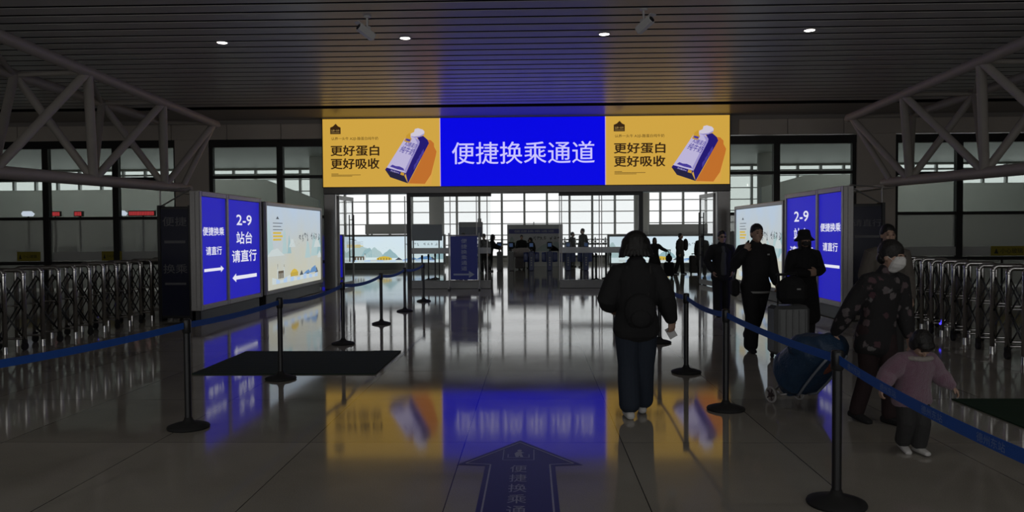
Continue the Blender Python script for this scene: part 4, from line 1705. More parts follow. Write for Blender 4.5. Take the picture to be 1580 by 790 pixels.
class Fig:
    """a posed figure, front towards -Y; joints are fractions of the height, L is +X"""

    def __init__(s, label, loc, H, rz=0, child=False, lean=(0, 0), head=(0, 0, 0), arms=None, legs=None, vox=.007, group=None, hsc=1.0, shz=.797, shx=.098):
        s.t = thing('person', label, 'person', (*loc, 0), rz, group)
        s.H, s.child, s.vox = H, child, vox
        s.rz = rz
        zm = [(0, 0), (.045, .045), (.285, .235), (.52, .44), (.62, .55), (.83, .765), (1.0, 1.0)] if child else [(0, 0), (1, 1)]

        def Z(z):
            for (a, b), (c, d) in zip(zm[:-1], zm[1:]):
                if z <= c:
                    return b + (d - b) * (z - a) / (c - a)
            return z
        s.Z = Z
        s.k = 1.18 if child else 1.0          # girth
        s.hs = H * (1.42 if child else 1.0) * hsc   # head scale
        lx, ly = lean
        s.spine = lambda z: Vector((lx * max(0, (z - .5)) / .33 * H, ly * max(0, (z - .5)) / .33 * H, Z(z) * H))
        s.arms = arms or {}
        s.legs = legs or {}
        s.sh = {}
        s.el = {}
        s.wr = {}
        s.hand_dir = {}
        for sd, q in (('L', 1), ('R', -1)):
            s.sh[sd] = s.spine(shz) + Vector((q * shx * H, 0, 0))
            e, w = s.arms.get(sd, ((q * .135, .015, .645), (q * .145, -.03, .50)))
            s.el[sd] = Vector(e) * H
            s.wr[sd] = Vector(w) * H
        s.hp, s.kn, s.an, s.toe = {}, {}, {}, {}
        for sd, q in (('L', 1), ('R', -1)):
            s.hp[sd] = Vector((q * .05 * H, 0, Z(.52) * H))
            k, a, yaw, pit = s.legs.get(sd, ((q * .055, -.005, Z(.285)), (q * .06, .015, .045), q * 12, 0))
            s.kn[sd] = Vector(k) * H
            s.an[sd] = Vector(a) * H
            s.toe[sd] = (radians(yaw), radians(pit))
        yaw, pitch, roll = [radians(a) for a in head]
        s.nb = s.spine(.835)
        s.HR = Matrix.Rotation(yaw, 3, 'Z') @ Matrix.Rotation(pitch, 3, 'X') @ Matrix.Rotation(roll, 3, 'Y')
        s.hc = s.nb + Vector((0, -.012 * H, 0)) + (s.HR @ Vector((0, -.006, .064 + .03))) * H * (1.0 if not child else .62) + (Vector((0, 0, .052 * H)) if child else Vector((0, 0, 0)))
        s.hc = s.hc

    def hp_(s, x, y, z):
        return s.hc + s.HR @ (Vector((x, y, z)) * s.hs)

    def ring(s, z, rx, ry, dy=0, dx=0):
        H = s.H
        return (s.spine(z) + Vector((dx * H, dy * H, 0)), Vector((rx * H * s.k, 0, 0)), Vector((0, ry * H * s.k, 0)))

    def body(s, skin=M_skin):
        H = s.H
        m = MB()
        m.loft([s.ring(.485, .07, .055), s.ring(.53, .082, .06), s.ring(.60, .072, .05), s.ring(.68, .076, .052), s.ring(.76, .088, .056), s.ring(.805, .085, .048), s.ring(.832, .05, .038)], 20, 2.3)
        g = s.k * H
        m.limb([s.nb - Vector((0, 0, .02 * H)), s.nb + (s.hc - s.nb) * .5, s.hc], [.034 * g, .031 * g, .033 * g])
        for sd, q in (('L', 1), ('R', -1)):
            m.limb([s.sh[sd], s.sh[sd].lerp(s.el[sd], .35), s.el[sd], s.el[sd].lerp(s.wr[sd], .3), s.wr[sd]], [.031 * g, .029 * g, .023 * g, .0235 * g, .0155 * g])
            m.limb([s.hp[sd], s.hp[sd].lerp(s.kn[sd], .4), s.kn[sd], s.kn[sd].lerp(s.an[sd], .35), s.an[sd]], [.054 * g, .047 * g, .033 * g, .034 * g, .02 * g])
            y, p = s.toe[sd]
            R = Matrix.Rotation(y, 3, 'Z') @ Matrix.Rotation(p, 3, 'X')
            a = s.an[sd]
            F = lambda v: a + R @ (Vector(v) * H)
            m.limb([F((0, .018, -.022)), F((0, -.03, -.022)), F((0, -.09, -.03))], [.02 * g, .022 * g, .02 * g], flat=.7)
            s.hand(m, sd, q)
        # head
        E = lambda c, r: m.ell(s.hp_(*c), [v * s.hs for v in r], s.HR, 18, 12)
        E((0, .006, .014), (.043, .054, .055)); E((0, -.014, -.020), (.036, .040, .048)); E((0, -.034, -.052), (.018, .017, .015))
        E((0, -.047, .012), (.028, .008, .007)); E((0, -.056, -.012), (.0065, .010, .014)); E((0, -.060, -.020), (.009, .008, .006))
        E((0, -.050, -.037), (.014, .006, .006)); E((.020, -.044, -.014), (.012, .008, .010)); E((-.020, -.044, -.014), (.012, .008, .010))
        for q in (-1, 1):
            E((q * .044, .004, -.006), (.006, .012, .018))
        b = m.remesh('body', skin, s.vox, s.t, 2)
        e = MB()
        for q in (-1, 1):
            e.ell(s.hp_(q * .0175, -.0475, .001), [v * s.hs for v in (.0085, .0055, .0035)], s.HR, 12, 8)
            e.ell(s.hp_(q * .0185, -.0505, .014), [v * s.hs for v in (.0125, .004, .0022)], s.HR, 12, 8)
        e.build('eyes_and_brows', M_eye, s.t)
        return s

    def hand(s, m, sd, q):
        """palm, four fingers of different lengths and a thumb from the side of the palm"""
        H = s.H * (1.12 if s.child else 1)
        f = (s.wr[sd] - s.el[sd]).normalized()
        spec = s.arms.get(sd + 'h', {})
        d = Vector(spec.get('dir', f)).normalized()
        n = Vector(spec.get('palm', (-q, 0, 0)))        # palm normal
        n = (n - d * n.dot(d)).normalized()
        side = n.cross(d) * (1 if spec.get('flip') else 1)
        # thumb side points forward for a hanging arm
        if side.dot(Vector(spec.get('thumb', (0, -1, 0)))) < 0:
            side = -side
        curl = spec.get('curl', 35)
        w = s.wr[sd]
        m.loft([(w, side * .017 * H, n * .012 * H), (w + d * .018 * H, side * .023 * H, n * .012 * H), (w + d * .048 * H, side * .025 * H, n * .0105 * H)], 14, 2.5)
        s.hand_c = getattr(s, 'hand_c', {})
        s.hand_c[sd] = w + d * .055 * H + n * .014 * H
        for i, (o_, l_) in enumerate(((.018, .040), (.006, .045), (-.006, .042), (-.0175, .033))):
            p = w + d * .047 * H + side * o_ * H
            pts = [p - d * .012 * H, p]
            a = radians(curl * .5)
            for j, fr in enumerate((.45, .32, .25)):
                dd = d * cos(a) + n * sin(a)
                p = p + dd * l_ * fr * H
                pts.append(p)
                a += radians(curl)
            r = .0056 * H
            m.limb(pts, [r, r, r * .95, r * .9, r * .78], 10)
        p = w + d * .012 * H + side * .017 * H
        t1 = p + (d * .6 + side * .7 + n * .35).normalized() * .022 * H
        t2 = t1 + (d * .85 + side * .25 + n * .45).normalized() * .020 * H
        m.limb([p - side * .006 * H, p, t1, t2], [.008 * H, .0078 * H, .0065 * H, .0052 * H], 10)

    def top(s, m_, name='jacket', hem=.47, fat=.02, sleeve=True, flare=0, wob=.006, vox=None, collar=True, cuff=.95, puff=0):
        H, f = s.H, fat
        m = MB()
        zs = [hem, (hem + .58) / 2, .58, .68, .755, .802, .836]
        rx = [(.100 if hem < .49 else .090) + f + flare, (.092 if hem < .49 else .086) + f + flare * .5, .078 + f, .082 + f, .094 + f, .080 + f * .7, .044 + f * .4]
        ry = [.064 + f + flare * .7, .062 + f + flare * .4, .058 + f, .062 + f, .064 + f, .052 + f * .7, .040 + f * .4]
        m.loft([s.ring(z, a, b, .004) for z, a, b in zip(zs, rx, ry)], 24, 2.4)
        g = s.k * H
        for sd, q in (('L', 1), ('R', -1)):
            sh, el, wr = s.sh[sd], s.el[sd], s.wr[sd]
            if sleeve:
                m.limb([sh - Vector((q * .03 * H, 0, -.004 * H)), sh, sh.lerp(el, .5), el, el.lerp(wr, .5), el.lerp(wr, cuff)],
                       [(.036 + f * .6) * g, (.038 + f * .7) * g, (.033 + f * .8 + puff) * g, (.029 + f * .8 + puff) * g, (.026 + f * .75 + puff) * g, (.021 + f * .5) * g], 16)
        if collar:
            m.loft([(s.nb - Vector((0, 0, .008 * H)), Vector((.045 * g, 0, 0)), Vector((0, .044 * g, 0))), (s.nb + Vector((0, -.002 * H, .022 * H)), Vector((.04 * g, 0, 0)), Vector((0, .04 * g, 0)))], 18)
        m.remesh(name, m_, vox or s.vox, s.t, 3, wob * (H / 1.6), 9 / (H / 1.6))
        return s

    def trousers(s, m_, fat=.012, hem=.05, wob=.005, name='trousers'):
        H, f = s.H, fat
        g = s.k * H
        m = MB()
        m.loft([s.ring(.47, .078 + f, .06 + f), s.ring(.53, .086 + f, .064 + f), s.ring(.585, .076 + f, .056 + f)], 20, 2.3)
        for sd in ('L', 'R'):
            hp, kn, an = s.hp[sd], s.kn[sd], s.an[sd]
            bot = an + (kn - an).normalized() * (hem - .045) * H
            m.limb([hp, hp.lerp(kn, .45), kn, kn.lerp(bot, .5), bot], [(.056 + f) * g, (.049 + f) * g, (.037 + f * 1.2) * g, (.034 + f * 1.4) * g, (.028 + f * 1.7) * g], 16)
        m.remesh(name, m_, s.vox, s.t, 3, wob * (H / 1.6), 8 / (H / 1.6))
        return s

    def shoes(s, m_, fluff=None):
        H = s.H * (1.15 if s.child else 1)
        for sd in ('L', 'R'):
            y, p = s.toe[sd]
            R = Matrix.Rotation(y, 3, 'Z') @ Matrix.Rotation(p, 3, 'X')
            a = s.an[sd]
            F = lambda v: a + R @ (Vector(v) * H)
            zb = -.045 if not s.child else -.039
            m = MB()
            m.loft([(F((0, .036, zb + .022)), R @ Vector((.023 * H, 0, 0)), R @ Vector((0, 0, .021 * H))), (F((0, .005, zb + .026)), R @ Vector((.026 * H, 0, 0)), R @ Vector((0, 0, .026 * H))),
                    (F((0, -.05, zb + .020)), R @ Vector((.028 * H, 0, 0)), R @ Vector((0, 0, .019 * H))), (F((0, -.095, zb + .015)), R @ Vector((.023 * H, 0, 0)), R @ Vector((0, 0, .0145 * H)))], 16, 2.6)
            m.limb([F((0, .012, zb + .03)), F((0, .012, zb + .062))], [.025 * H, .024 * H], 14)
            m.remesh('shoe', m_, s.vox * .8, s.t, 2)
            if fluff:
                m = MB()
                for i in range(14):
                    an_ = i * 2 * pi / 14
                    m.limb([F((.022 * cos(an_), .012 + .022 * sin(an_), zb + .05)), F((.036 * cos(an_), .012 + .036 * sin(an_), zb + .075 + .012 * (i % 3)))], [.012 * H, .005 * H], 8)
                m.limb([F((0, .012, zb + .04)), F((0, .012, zb + .08))], [.033 * H, .027 * H])
                m.remesh('shoe_fur', fluff, s.vox * .7, s.t, 1)
        return s

    def hair(s, style, m_=M_hair):
        m = MB()
        E = lambda c, r: m.ell(s.hp_(*c), [v * s.hs for v in r], s.HR, 18, 12)
        if style in ('short', 'crop'):
            g = .004 if style == 'crop' else .008
            E((0, .012, .026), (.044 + g, .053 + g, .049 + g))
            E((0, .034, -.012), (.036 + g, .026 + g, .034))
            for q in (-1, 1):
                E((q * .041, .012, .012), (.007 + g * .4, .022, .026))
            if style == 'short':
                for i in range(7):
                    E((-.03 + .01 * i, -.036 + .004 * abs(i - 3), .046 - .003 * abs(i - 3)), (.010, .012, .012))
        elif style == 'child':
            E((0, .012, .022), (.053, .060, .054)); E((0, .036, -.02), (.042, .03, .04)); E((0, -.034, .034), (.044, .028, .026)); E((0, -.046, .018), (.034, .014, .014))
            for q in (-1, 1):
                E((q * .044, .006, -.002), (.012, .034, .038))
        elif style == 'bob':
            E((0, .010, .024), (.066, .068, .060)); E((0, .030, -.010), (.074, .048, .050)); E((0, .030, -.034), (.082, .050, .032))
            for q in (-1, 1):
                E((q * .060, .010, -.008), (.020, .042, .052)); E((q * .074, .012, -.038), (.018, .036, .028))
            E((0, -.034, .042), (.036, .022, .020))
            for i in range(18):
                an_ = pi * (i - 2) / 13
                m.limb([s.hp_(.076 * cos(an_), .022 + .048 * sin(an_), -.038), s.hp_(.088 * cos(an_), .022 + .054 * sin(an_), -.058 - .002 * (i % 3))], [.013 * s.hs, .007 * s.hs], 8)
        elif style == 'long':
            E((0, .012, .022), (.050, .058, .054)); E((0, .034, -.03), (.052, .032, .07)); E((0, .036, -.09), (.054, .026, .06))
            for q in (-1, 1):
                E((q * .044, .004, -.04), (.013, .026, .07))
        m.remesh('hair', m_, s.vox * .8, s.t, 2, .0025, 40)
        return s

    def mask(s):
        m = MB()
        E = lambda c, r: m.ell(s.hp_(*c), [v * s.hs for v in r], s.HR, 18, 12)
        m.loft([(s.hp_(0, -.018, -.060), s.HR @ Vector((.026 * s.hs, 0, 0)), s.HR @ Vector((0, .030 * s.hs, 0))), (s.hp_(0, -.028, -.044), s.HR @ Vector((.036 * s.hs, 0, 0)), s.HR @ Vector((0, .036 * s.hs, 0))), (s.hp_(0, -.034, -.026), s.HR @ Vector((.040 * s.hs, 0, 0)), s.HR @ Vector((0, .038 * s.hs, 0))), (s.hp_(0, -.036, -.012), s.HR @ Vector((.034 * s.hs, 0, 0)), s.HR @ Vector((0, .034 * s.hs, 0)))], 24, 1.7)
        m.remesh('face_mask', M_mask, s.vox * .6, s.t, 2)
        for q in (-1, 1):
            MB().tube([s.hp_(q * .034, -.030, -.018), s.hp_(q * .043, -.010, -.004), s.hp_(q * .047, .008, .004)], .0016 * s.hs, 6).build('ear_loop', M_mask, s.t)
        return s

    def world(s, p):
        return Vector(s.t.location) + Matrix.Rotation(s.rz, 3, 'Z') @ Vector(p)

    def local(s, p):
        return Matrix.Rotation(-s.rz, 3, 'Z') @ (Vector(p) - Vector(s.t.location))


# woman walking away, ticket in her right hand
H = 1.60
p1 = Fig('person with bobbed dark hair walking away in black jacket and dark jeans, ticket in hand', (.89, 6.72), H, pi, shz=.785, shx=.088,
         arms={'L': ((.158, .012, .640), (.125, -.10, .585)), 'R': ((-.150, .004, .66), (-.196, -.045, .525)), 'Lh': {'curl': 45},
               'Rh': {'curl': 40, 'dir': (-.10, -.15, -1), 'palm': (.5, -.8, 0)}},
         legs={'L': ((.042, -.005, .285), (.040, .02, .045), 4, 0), 'R': ((-.045, -.035, .285), (-.045, -.10, .050), -6, 0)}, head=(-4, 6, 0))
p1.body().trousers(M_jean, .018, .072).top(M_blackcloth, 'jacket', .475, .027, puff=.006).shoes(M_shoew).hair('bob')
tk = MB()
R = Matrix.Rotation(radians(-30), 3, 'Y')
tk.box((0, 0, 0), (.075, .003, .10), R)
o = tk.build('paper_ticket', mat('white_paper', (.6, .6, .6), .7))
o.location = p1.world(p1.hand_c['R'] + Vector((-.01, -.015, -.035)))
tag(o, 'white paper ticket held in the hand of the woman in jeans', 'ticket')
bp = thing('backpack', 'small black backpack worn low on the back of the woman in jeans', 'backpack', (.90, 6.72 - .135, .96))
m = MB()
m.ell((0, -.03, -.02), (.135, .062, .15)); m.box((0, -.03, -.07), (.22, .10, .18), None, .04)
m.remesh('pack', M_blackcloth, .008, bp, 4, .003)
m = MB()
m.ell((0, -.085, -.08), (.085, .028, .075))
m.build('front_pocket', M_blackcloth, bp)
for q in (-1, 1):
    MB().tube([(q * .07, .0, .08), (q * .085, .014, .20), (q * .095, .035, .30), (q * .10, .06, .355)], .012, 8).build('strap', M_charcloth, bp)

# man with sunglasses, hands in pockets
H = 1.62
p2 = Fig('person in dark open jacket with sunglasses, hands in pockets, walking towards the viewer', (3.58, 14.85), H, radians(4),
         arms={'L': ((.165, .03, .655), (.115, -.045, .53)), 'R': ((-.165, .03, .655), (-.115, -.045, .53)), 'Lh': {'dir': (-.3, -.1, -1)}, 'Rh': {'dir': (.3, -.1, -1)}},
         legs={'L': ((.05, -.01, .285), (.05, .02, .045), 8, 0), 'R': ((-.055, -.02, .285), (-.06, -.05, .045), -8, 0)}, vox=.009)
p2.body().trousers(M_blackcloth, .014).top(M_blackcloth, 'jacket', .45, .024).shoes(M_blackcloth).hair('crop')
m = MB()
m.loft([p2.ring(.50, .040, .03, -.062), p2.ring(.62, .042, .03, -.056), p2.ring(.74, .040, .03, -.062), p2.ring(.81, .026, .02, -.048)], 16)
m.build('shirt', M_shirt, p2.t)
m = MB()
for q in (-1, 1):
    m.ell(p2.hp_(q * .018, -.053, .0), [v * p2.hs for v in (.016, .005, .010)], p2.HR)
    m.tube([p2.hp_(q * .034, -.05, .003), p2.hp_(q * .045, .0, .003)], .002 * p2.hs, 6)
m.tube([p2.hp_(-.006, -.056, .003), p2.hp_(.006, -.056, .003)], .002 * p2.hs, 6)
m.build('sunglasses', M_black, p2.t)

# tall man with the suitcase
H = 1.70
p3 = Fig('tall person in dark jacket with pale hem, one hand at the shoulder, trailing a suitcase', (2.97, 10.45), H, radians(3),
         arms={'L': ((.142, .03, .665), (.158, -.02, .535)), 'R': ((-.165, -.02, .690), (-.105, -.075, .795)), 'Lh': {'curl': 60}, 'Rh': {'dir': (.45, .1, .8), 'palm': (0, 1, 0), 'curl': 50, 'thumb': (1, 0, 0)}},
         legs={'L': ((.02, .03, .29), (.012, .17, .10), 6, 35), 'R': ((-.035, -.03, .285), (-.045, -.03, .045), -4, 0)}, head=(6, 2, 2), vox=.008)
p3.body().trousers(M_blackcloth, .016).top(M_blackcloth, 'jacket', .515, .022).shoes(M_blackcloth).hair('crop')
m = MB()
m.sm = True
vs = []
for z, k_ in ((.462, .112), (.478, .116), (.478, .106), (.462, .102)):
    c_, u_, v_ = p3.ring(z, k_, k_ * .78, .004)
    vs += [c_ + u_ * cos(2 * pi * i / 32) + v_ * sin(2 * pi * i / 32) for i in range(32)]
m.add(vs, [(a * 32 + i, a * 32 + (i + 1) % 32, ((a + 1) % 4) * 32 + (i + 1) % 32, ((a + 1) % 4) * 32 + i) for a in range(4) for i in range(32)])
m.build('shirt_hem', M_hem, p3.t)
m = MB()
m.box(p3.spine(.765) + Vector((.07 * H, -.092 * H, 0)), (.03, .006, .02), None, .002)
m.build('chest_badge', M_hem, p3.t)
sb = thing('shoulder_bag', 'small black shoulder bag at the hip of the tall walking person', 'bag', (2.97 - .28, 10.44, .86))
m = MB(); m.box((0, 0, 0), (.10, .22, .24), None, .04)
m.remesh('pouch', M_blackcloth, .01, sb, 3, .003)
MB().tube([(-.0, .0, .11), (.03, -.06, .35), (.09, -.10, .53), (.17, -.06, .62), (.19, .02, .60)], .012, 8).build('strap', M_blackcloth, sb)

# woman in bucket hat and long coat
H = 1.60
p4 = Fig('person in black bucket hat and long black coat with folded hands, before the blue panels', (3.80, 11.0), H, radians(12),
         arms={'L': ((.150, -.01, .655), (.045, -.125, .655)), 'R': ((-.150, -.01, .655), (-.030, -.130, .635)), 'Lh': {'dir': (-1, -.1, .0), 'palm': (0, 1, 0), 'thumb': (0, 0, 1)}, 'Rh': {'dir': (1, -.1, .1), 'palm': (0, 1, 0), 'thumb': (0, 0, 1)}},
         legs={'L': ((.05, -.01, .285), (.05, .0, .045), 8, 0), 'R': ((-.05, -.01, .285), (-.05, -.04, .045), -8, 0)}, head=(-8, -6, 0), vox=.009)
p4.body().trousers(M_blackcloth, .012).top(M_blackcloth, 'coat', .25, .026, flare=.022).shoes(M_blackcloth).hair('long')
m = MB()
hs = p4.hs
m.lathe([(.001, .088 * hs), (.035 * hs, .087 * hs), (.050 * hs, .076 * hs), (.058 * hs, .030 * hs), (.066 * hs, .018 * hs), (.088 * hs, -.006 * hs), (.086 * hs, -.010 * hs), (.060 * hs, .012 * hs), (.02 * hs, .014 * hs)], p4.hc + Vector((0, .006 * H, 0)), 32, p4.HR)
m.build('bucket_hat', M_blackcloth, p4.t)
m = MB()
m.ell(p4.hp_(0, -.03, -.034), [v * hs for v in (.036, .034, .03)], p4.HR)
m.build('face_mask', M_charcloth, p4.t)

# man half hidden behind the masked woman
H = 1.67
p5 = Fig('person in brown-grey open jacket half hidden behind the masked woman', (4.05, 9.0), H, radians(-6), vox=.009,
         legs={'L': ((.05, -.02, .285), (.05, -.03, .045), 6, 0), 'R': ((-.055, -.005, .285), (-.055, .04, .045), -6, 0)})
p5.body().trousers(M_charcloth, .014).top(M_greycloth, 'jacket', .46, .026).shoes(M_blackcloth).hair('crop')
m = MB()
m.loft([p5.ring(.50, .036, .03, -.064), p5.ring(.62, .038, .03, -.058), p5.ring(.74, .036, .03, -.064), p5.ring(.81, .024, .02, -.05)], 16)
m.build('shirt', M_charcloth, p5.t)

# masked woman in floral sweater pulling the trolley
H = 1.50
p6 = Fig('person in white face mask and black floral sweater pulling the blue trolley', (2.86, 6.55), H, radians(14), lean=(.015, -.055), hsc=1.14,
         arms={'R': ((-.150, .03, .625), (-.170, .125, .490)), 'L': ((.145, -.035, .63), (.150, -.075, .485)), 'Rh': {'curl': 62, 'palm': (1, .2, 0), 'dir': (-.05, .35, -.9)}, 'Lh': {'curl': 30}},
         legs={'L': ((.045, -.06, .285), (.05, -.05, .045), 14, 0), 'R': ((-.05, .0, .285), (-.075, .06, .052), 10, 8)}, head=(24, 10, 4))
p6.body().trousers(M_maroon, .008).top(M_floral, 'sweater', .42, .017, flare=.004, puff=.005).shoes(M_blackcloth).hair('short').mask()

# toddler in pink
H = .93
p7 = Fig('toddler in pink fleece sweater and white shoes, head bowed, arms held out', (2.72, 5.64), H, radians(4), child=True, lean=(.02, -.03),
         arms={'L': ((.20, -.01, .61), (.285, -.06, .525)), 'R': ((-.20, -.02, .62), (-.285, -.09, .535)), 'Lh': {'dir': (.6, -.3, -.8), 'palm': (0, 0, -1)}, 'Rh': {'dir': (-.3, -.3, -1), 'palm': (1, 0, 0)}},
         legs={'L': ((.05, -.06, .24), (.045, -.02, .052), 6, 0), 'R': ((-.05, -.02, .24), (-.035, .06, .060), -4, 12)}, head=(6, 50, -3), vox=.005)
p7.body().trousers(M_charcloth, .014, .075).top(M_pink, 'sweater', .485, .027, puff=.010, wob=.006, cuff=.92, collar=False).shoes(M_shoew, M_fleece).hair('child')
m = MB()
for i in range(20):
    a = i * 2 * pi / 20
    m.ell(p7.nb + Vector((.088 * H * cos(a), -.012 * H + .075 * H * sin(a), -.012 * H - (.012 * H if sin(a) < 0 else 0))), (.03 * H, .026 * H, .02 * H), None, 10, 6)
m.remesh('collar', M_fleece, .005, p7.t, 2, .003, 30)

# travellers in the far hall
g_far = None
H = 1.42
p8 = Fig('person in knee-length coat with long hair, arm out to a small suitcase', (4.30, 27.6), H, radians(10), vox=.014,
         arms={'L': ((.19, -.02, .72), (.315, -.03, .66)), 'R': ((-.13, .0, .65), (-.10, -.09, .62)), 'Lh': {'curl': 60}})
p8.body().trousers(M_blackcloth).top(M_charcloth, 'coat', .34, .022, flare=.045).shoes(M_blackcloth).hair('long')
H = 1.56
p9 = Fig('person with a black backpack standing sideways before the far advert', (5.62, 29.85), H, radians(60), vox=.014,
         legs={'L': ((.05, -.03, .285), (.05, -.05, .045), 6, 0), 'R': ((-.05, .03, .285), (-.06, .10, .045), -6, 0)})
p9.body().trousers(M_blackcloth, .014).top(M_charcloth, 'jacket', .47, .026).shoes(M_blackcloth).hair('crop')
pk = thing('backpack', 'black backpack on the person standing before the far advert', 'backpack', (5.62 + .26, 29.85 + .15, 1.12), radians(60))
m = MB(); m.ell((0, .02, 0), (.15, .10, .24)); m.box((0, .02, -.05), (.26, .14, .34), None, .05)
m.remesh('pack', M_blackcloth, .012, pk, 3)
H = 1.55
p10 = Fig('person in long dark coat standing by the right glass door leaf', (6.16, 28.5), H, radians(170), vox=.014)
p10.body().trousers(M_blackcloth).top(M_charcloth, 'coat', .28, .024, flare=.02).shoes(M_blackcloth).hair('long')
H = 1.62
p11 = Fig('person in dark jacket partly hidden behind the right door pillar', (6.62, 26.0), H, radians(20), vox=.014)
p11.body().trousers(M_blackcloth).top(M_charcloth, 'jacket', .44, .024).shoes(M_blackcloth).hair('crop')
H = 1.55
p12 = Fig('person in black leaning forward at the dark ticket gate', (-1.80, 32.6), H, radians(85), vox=.014, lean=(0, -.07),
          arms={'L': ((.10, -.16, .68), (.08, -.28, .66)), 'R': ((-.10, -.14, .66), (-.06, -.26, .62))})
p12.body().trousers(M_blackcloth, .014).top(M_blackcloth, 'jacket', .46, .024).shoes(M_blackcloth).hair('bob')
H = 1.52
p13 = Fig('person in dark top behind the grey bundle at the ticket gates', (-.50, 34.9), H, 0, vox=.014,
          arms={'L': ((.14, -.06, .64), (.09, -.16, .56)), 'R': ((-.14, -.06, .64), (-.09, -.16, .56))})
p13.body().trousers(M_blackcloth).top(M_blackcloth, 'jacket', .46, .028).shoes(M_blackcloth).hair('crop')
H = 1.40
p14 = Fig('shorter person close beside the person with the grey bundle', (-.10, 35.4), H, radians(-30), vox=.014)
p14.body().trousers(M_blackcloth).top(M_blackcloth, 'jacket', .46, .024).shoes(M_blackcloth).hair('bob')
H = 1.80
p15 = Fig('taller person of the standing couple beyond the ticket gates', (2.32, 36.0), H, radians(-60), vox=.014)
p15.body().trousers(M_blackcloth).top(M_blackcloth, 'coat', .40, .028, flare=.01).shoes(M_blackcloth).hair('crop')
H = 1.64
p16 = Fig('shorter person of the standing couple beyond the ticket gates', (1.86, 36.6), H, radians(60), vox=.014)
p16.body().trousers(M_blackcloth).top(M_blackcloth, 'jacket', .44, .024).shoes(M_blackcloth).hair('crop')
H = 1.62
p17 = Fig('person whose head shows just above the blue standing board', (-2.70, 30.2), H, radians(20), vox=.014)
p17.body().trousers(M_blackcloth).top(M_charcloth, 'jacket', .44, .024).shoes(M_blackcloth).hair('short')
H = 1.58
p18 = Fig('person in dark clothes right of the blue standing board, behind the glass', (-1.98, 31.6), H, radians(-20), vox=.014)
p18.body().trousers(M_blackcloth).top(M_charcloth, 'jacket', .44, .024).shoes(M_blackcloth).hair('short')

# ------------------------------------------------------------------ luggage
def suitcase(label, loc, w, d, h, m_, ang=0, handle=.4, ribs=True, up=.0):
    t = thing('suitcase', label, 'suitcase', (*loc, 0), ang)
    m = MB()
    m.box((0, 0, .055 + h / 2), (w, d, h), None, .045)
    b = m.build('shell', m_, t)
    if ribs:
        k = 5
        for i in range(k):
            x = -w / 2 + w * (i + .8) / (k + .6)
            r = MB(); r.box((x, -d / 2 - .002, .055 + h / 2), (.022, .014, h * .82), None, .005)
            r.build('rib', m_, b)
    for sx in (-1, 1):
        for sy in (-1, 1):
            MB().cyl((sx * (w / 2 - .06) - .014, sy * (d / 2 - .05), .03), (sx * (w / 2 - .06) + .014, sy * (d / 2 - .05), .03), .03, n=14).build('caster', M_rub, t)
    m = MB()
    z1 = .055 + h
    for s in (-1, 1):
        m.cyl((s * w * .22, d * .3, z1 - .02), (s * w * .22, d * .3, z1 + handle), .011)
    m.cyl((-w * .27, d * .3, z1 + handle), (w * .27, d * .3, z1 + handle), .017)
    m.build('pull_handle', M_black, t)
    return t


M_silver = mat('silver_case', (.16, .165, .165), .4, .4, 30, .1)
suitcase('silver ribbed suitcase under the black bag, pulled by the tall person', (3.22, 9.88), .46, .28, .62, M_silver, radians(6), .38)
bg = thing('travel_bag', 'black travel bag strapped on top of the silver suitcase', 'bag', (3.24, 9.84, .685), radians(6))
m = MB(); m.box((0, -.02, .16), (.36, .22, .30), None, .07); m.ell((0, -.02, .24), (.17, .11, .12))
m.remesh('bag_body', M_blackcloth, .01, bg, 4, .005)
m = MB(); m.tube([(-.08, -.02, .30), (-.06, -.02, .40), (.06, -.02, .40), (.08, -.02, .30)], .012, 8)
m.build('grip', M_blackcloth, bg)
m = MB(); m.box((.04, -.135, .20), (.05, .006, .02), None, .002)
m.build('tag', M_hem, bg)
suitcase('small black suitcase at the end of the long-haired person\'s arm', (4.78, 27.45), .34, .22, .50, M_blackcloth, radians(10), .42, False)
b2 = thing('handbag', 'dark handbag resting on the small black suitcase', 'bag', (4.78, 27.44, .56))
m = MB(); m.ell((0, 0, .12), (.12, .10, .13)); m.ell((0, 0, .24), (.06, .06, .07))
m.remesh('bag_body', M_blackcloth, .012, b2, 3)
suitcase('large dark suitcase standing right of the person with the backpack', (6.16, 29.7), .42, .28, .66, M_charcloth, 0, .06, False)
bd = thing('bundle', 'rounded grey bundle on a case in front of the ticket gate traveller', 'luggage', (-.56, 34.2, 0))
m = MB(); m.loft([((-.30, 0, .74), (0, .17, 0), (0, 0, .19)), ((0, 0, .74), (0, .2, 0), (0, 0, .22)), ((.33, 0, .76), (0, .17, 0), (0, 0, .2))], 20, 2.4)
m.remesh('soft_roll', mat('taupe_fabric', (.42, .37, .36), .8, 0, 12, .15), .014, bd, 3, .008)
m = MB(); m.box((-.02, 0, .30), (.42, .30, .50), None, .06)
m.remesh('case', mat('dark_taupe', (.22, .19, .185), .7, 0, 12, .15), .014, bd, 2)

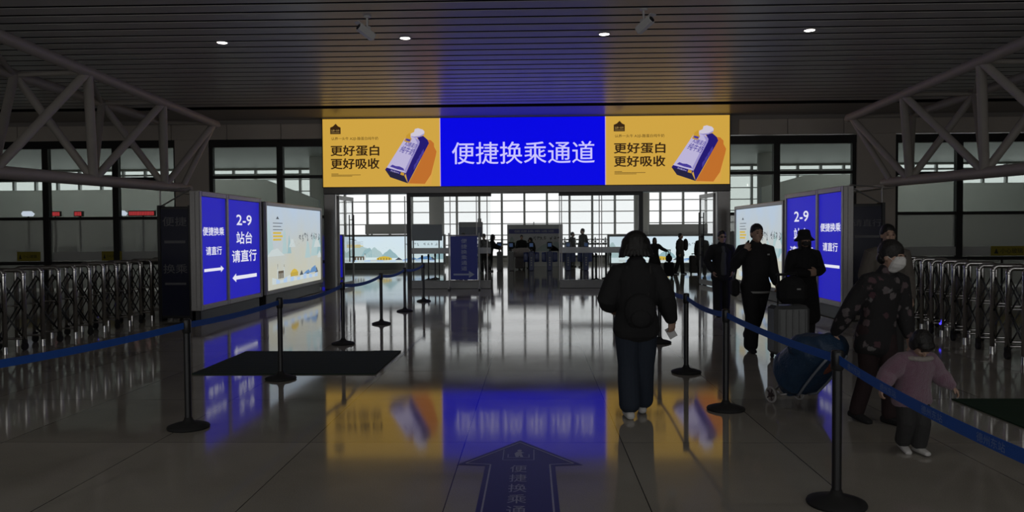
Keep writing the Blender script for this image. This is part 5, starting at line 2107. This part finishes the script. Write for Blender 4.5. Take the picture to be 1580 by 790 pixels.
# blue trolley bag
tr = thing('shopping_trolley', 'large blue tote bag on a two-wheeled tilted trolley', 'trolley', (2.40, 7.30, 0))
o = Vector(tr.location)
wl = [Vector((2.22, 7.30, .075)) - o, Vector((2.52, 7.42, .075)) - o]
ax = (wl[1] - wl[0]).normalized()
top = p6.world(p6.hand_c['R']) - o
foot = (wl[0] + wl[1]) / 2 + Vector((0, -.05, .06))
for w_ in wl:
    t_ = MB()
    R = Matrix((ax.cross(ZZ).normalized(), ZZ, ax)).transposed()
    ring = []
    n_ = 28
    t_.tube([w_ + R @ Vector((.068 * cos(2 * pi * i / n_), .068 * sin(2 * pi * i / n_), 0)) for i in range(n_ + 1)], .010, 8)
    tyre = t_.build('wheel', mat('pale_tyre', (.36, .35, .34), .7, 0, 20, .1), tr)
    h_ = MB()
    h_.cyl(w_ - ax * .012, w_ + ax * .012, .022, n=14)
    for i in range(5):
        a = 2 * pi * i / 5
        h_.cyl(w_, w_ + R @ Vector((.064 * cos(a), .064 * sin(a), 0)), .007, n=6)
    h_.build('hub', mat('red_hub', (.05, .035, .035), .5), tyre)
m = MB()
m.cyl(wl[0], wl[1], .009)
mid = foot.lerp(top, .5)
for s in (-1, 1):
    m.tube([foot + ax * s * .12, mid + ax * s * .12, top + ax * s * .075], .010, 8)
m.tube([top - ax * .075, top + ax * .075], .014, 8)
m.tube([foot - ax * .14 + Vector((0, -.1, 0)), foot - ax * .14 + Vector((-.02, -.24, .0)), foot + ax * .14 + Vector((-.02, -.24, .0)), foot + ax * .14 + Vector((0, -.1, 0))], .008, 8)
m.build('frame', M_steel2, tr)
d = (top - foot).normalized()
n_ = ax.cross(d).normalized()
if n_.y > 0:
    n_ = -n_
m = MB()
c0 = foot + d * .05 + n_ * .02
prof = [(.06, .19, .12, .05), (.14, .26, .17, .03), (.30, .27, .185, .0), (.46, .25, .17, .0), (.60, .23, .15, .01), (.72, .17, .11, .03)]
m.loft([(foot + d * (t * .94 + .12) + n_ * (q + .02) + Vector((-.03, 0, .03)), ax * a, n_ * b) for t, a, b, q in prof], 28, 2.8)
m.ell(foot + d * .64 + Vector((-.10, -.01, .05)), (.21, .17, .13)); m.ell(foot + d * .36 + Vector((-.16, -.02, .02)), (.14, .13, .15))
m.remesh('tote_bag', mat('blue_tarpaulin', (.016, .042, .088), .45, 0, 9, .25, .3, 60), .009, tr, 3, .014, 7)
m = MB()
for s in (-1, 1):
    pts = []
    for t, a, b, q in prof:
        pts.append(foot + d * (t * .94 + .12) + n_ * (q + .025 + b * 1.03) + Vector((-.03, 0, .03)) + ax * s * a * (.35 + .3 * t))
    m.tube(pts, .011, 8)
m.build('bag_strap', mat('pale_strap', (.20, .22, .26), .6), tr)
m = MB()
m.limb([top - d * .26 + n_ * .10, top - d * .14 + n_ * .10, top - d * .03 + n_ * .03], [.07, .08, .045], 14)
m.remesh('handle_cover', mat('rust_cloth', (.16, .045, .025), .85, 0, 20, .2, .4, 150), .008, tr, 2, .006, 14)
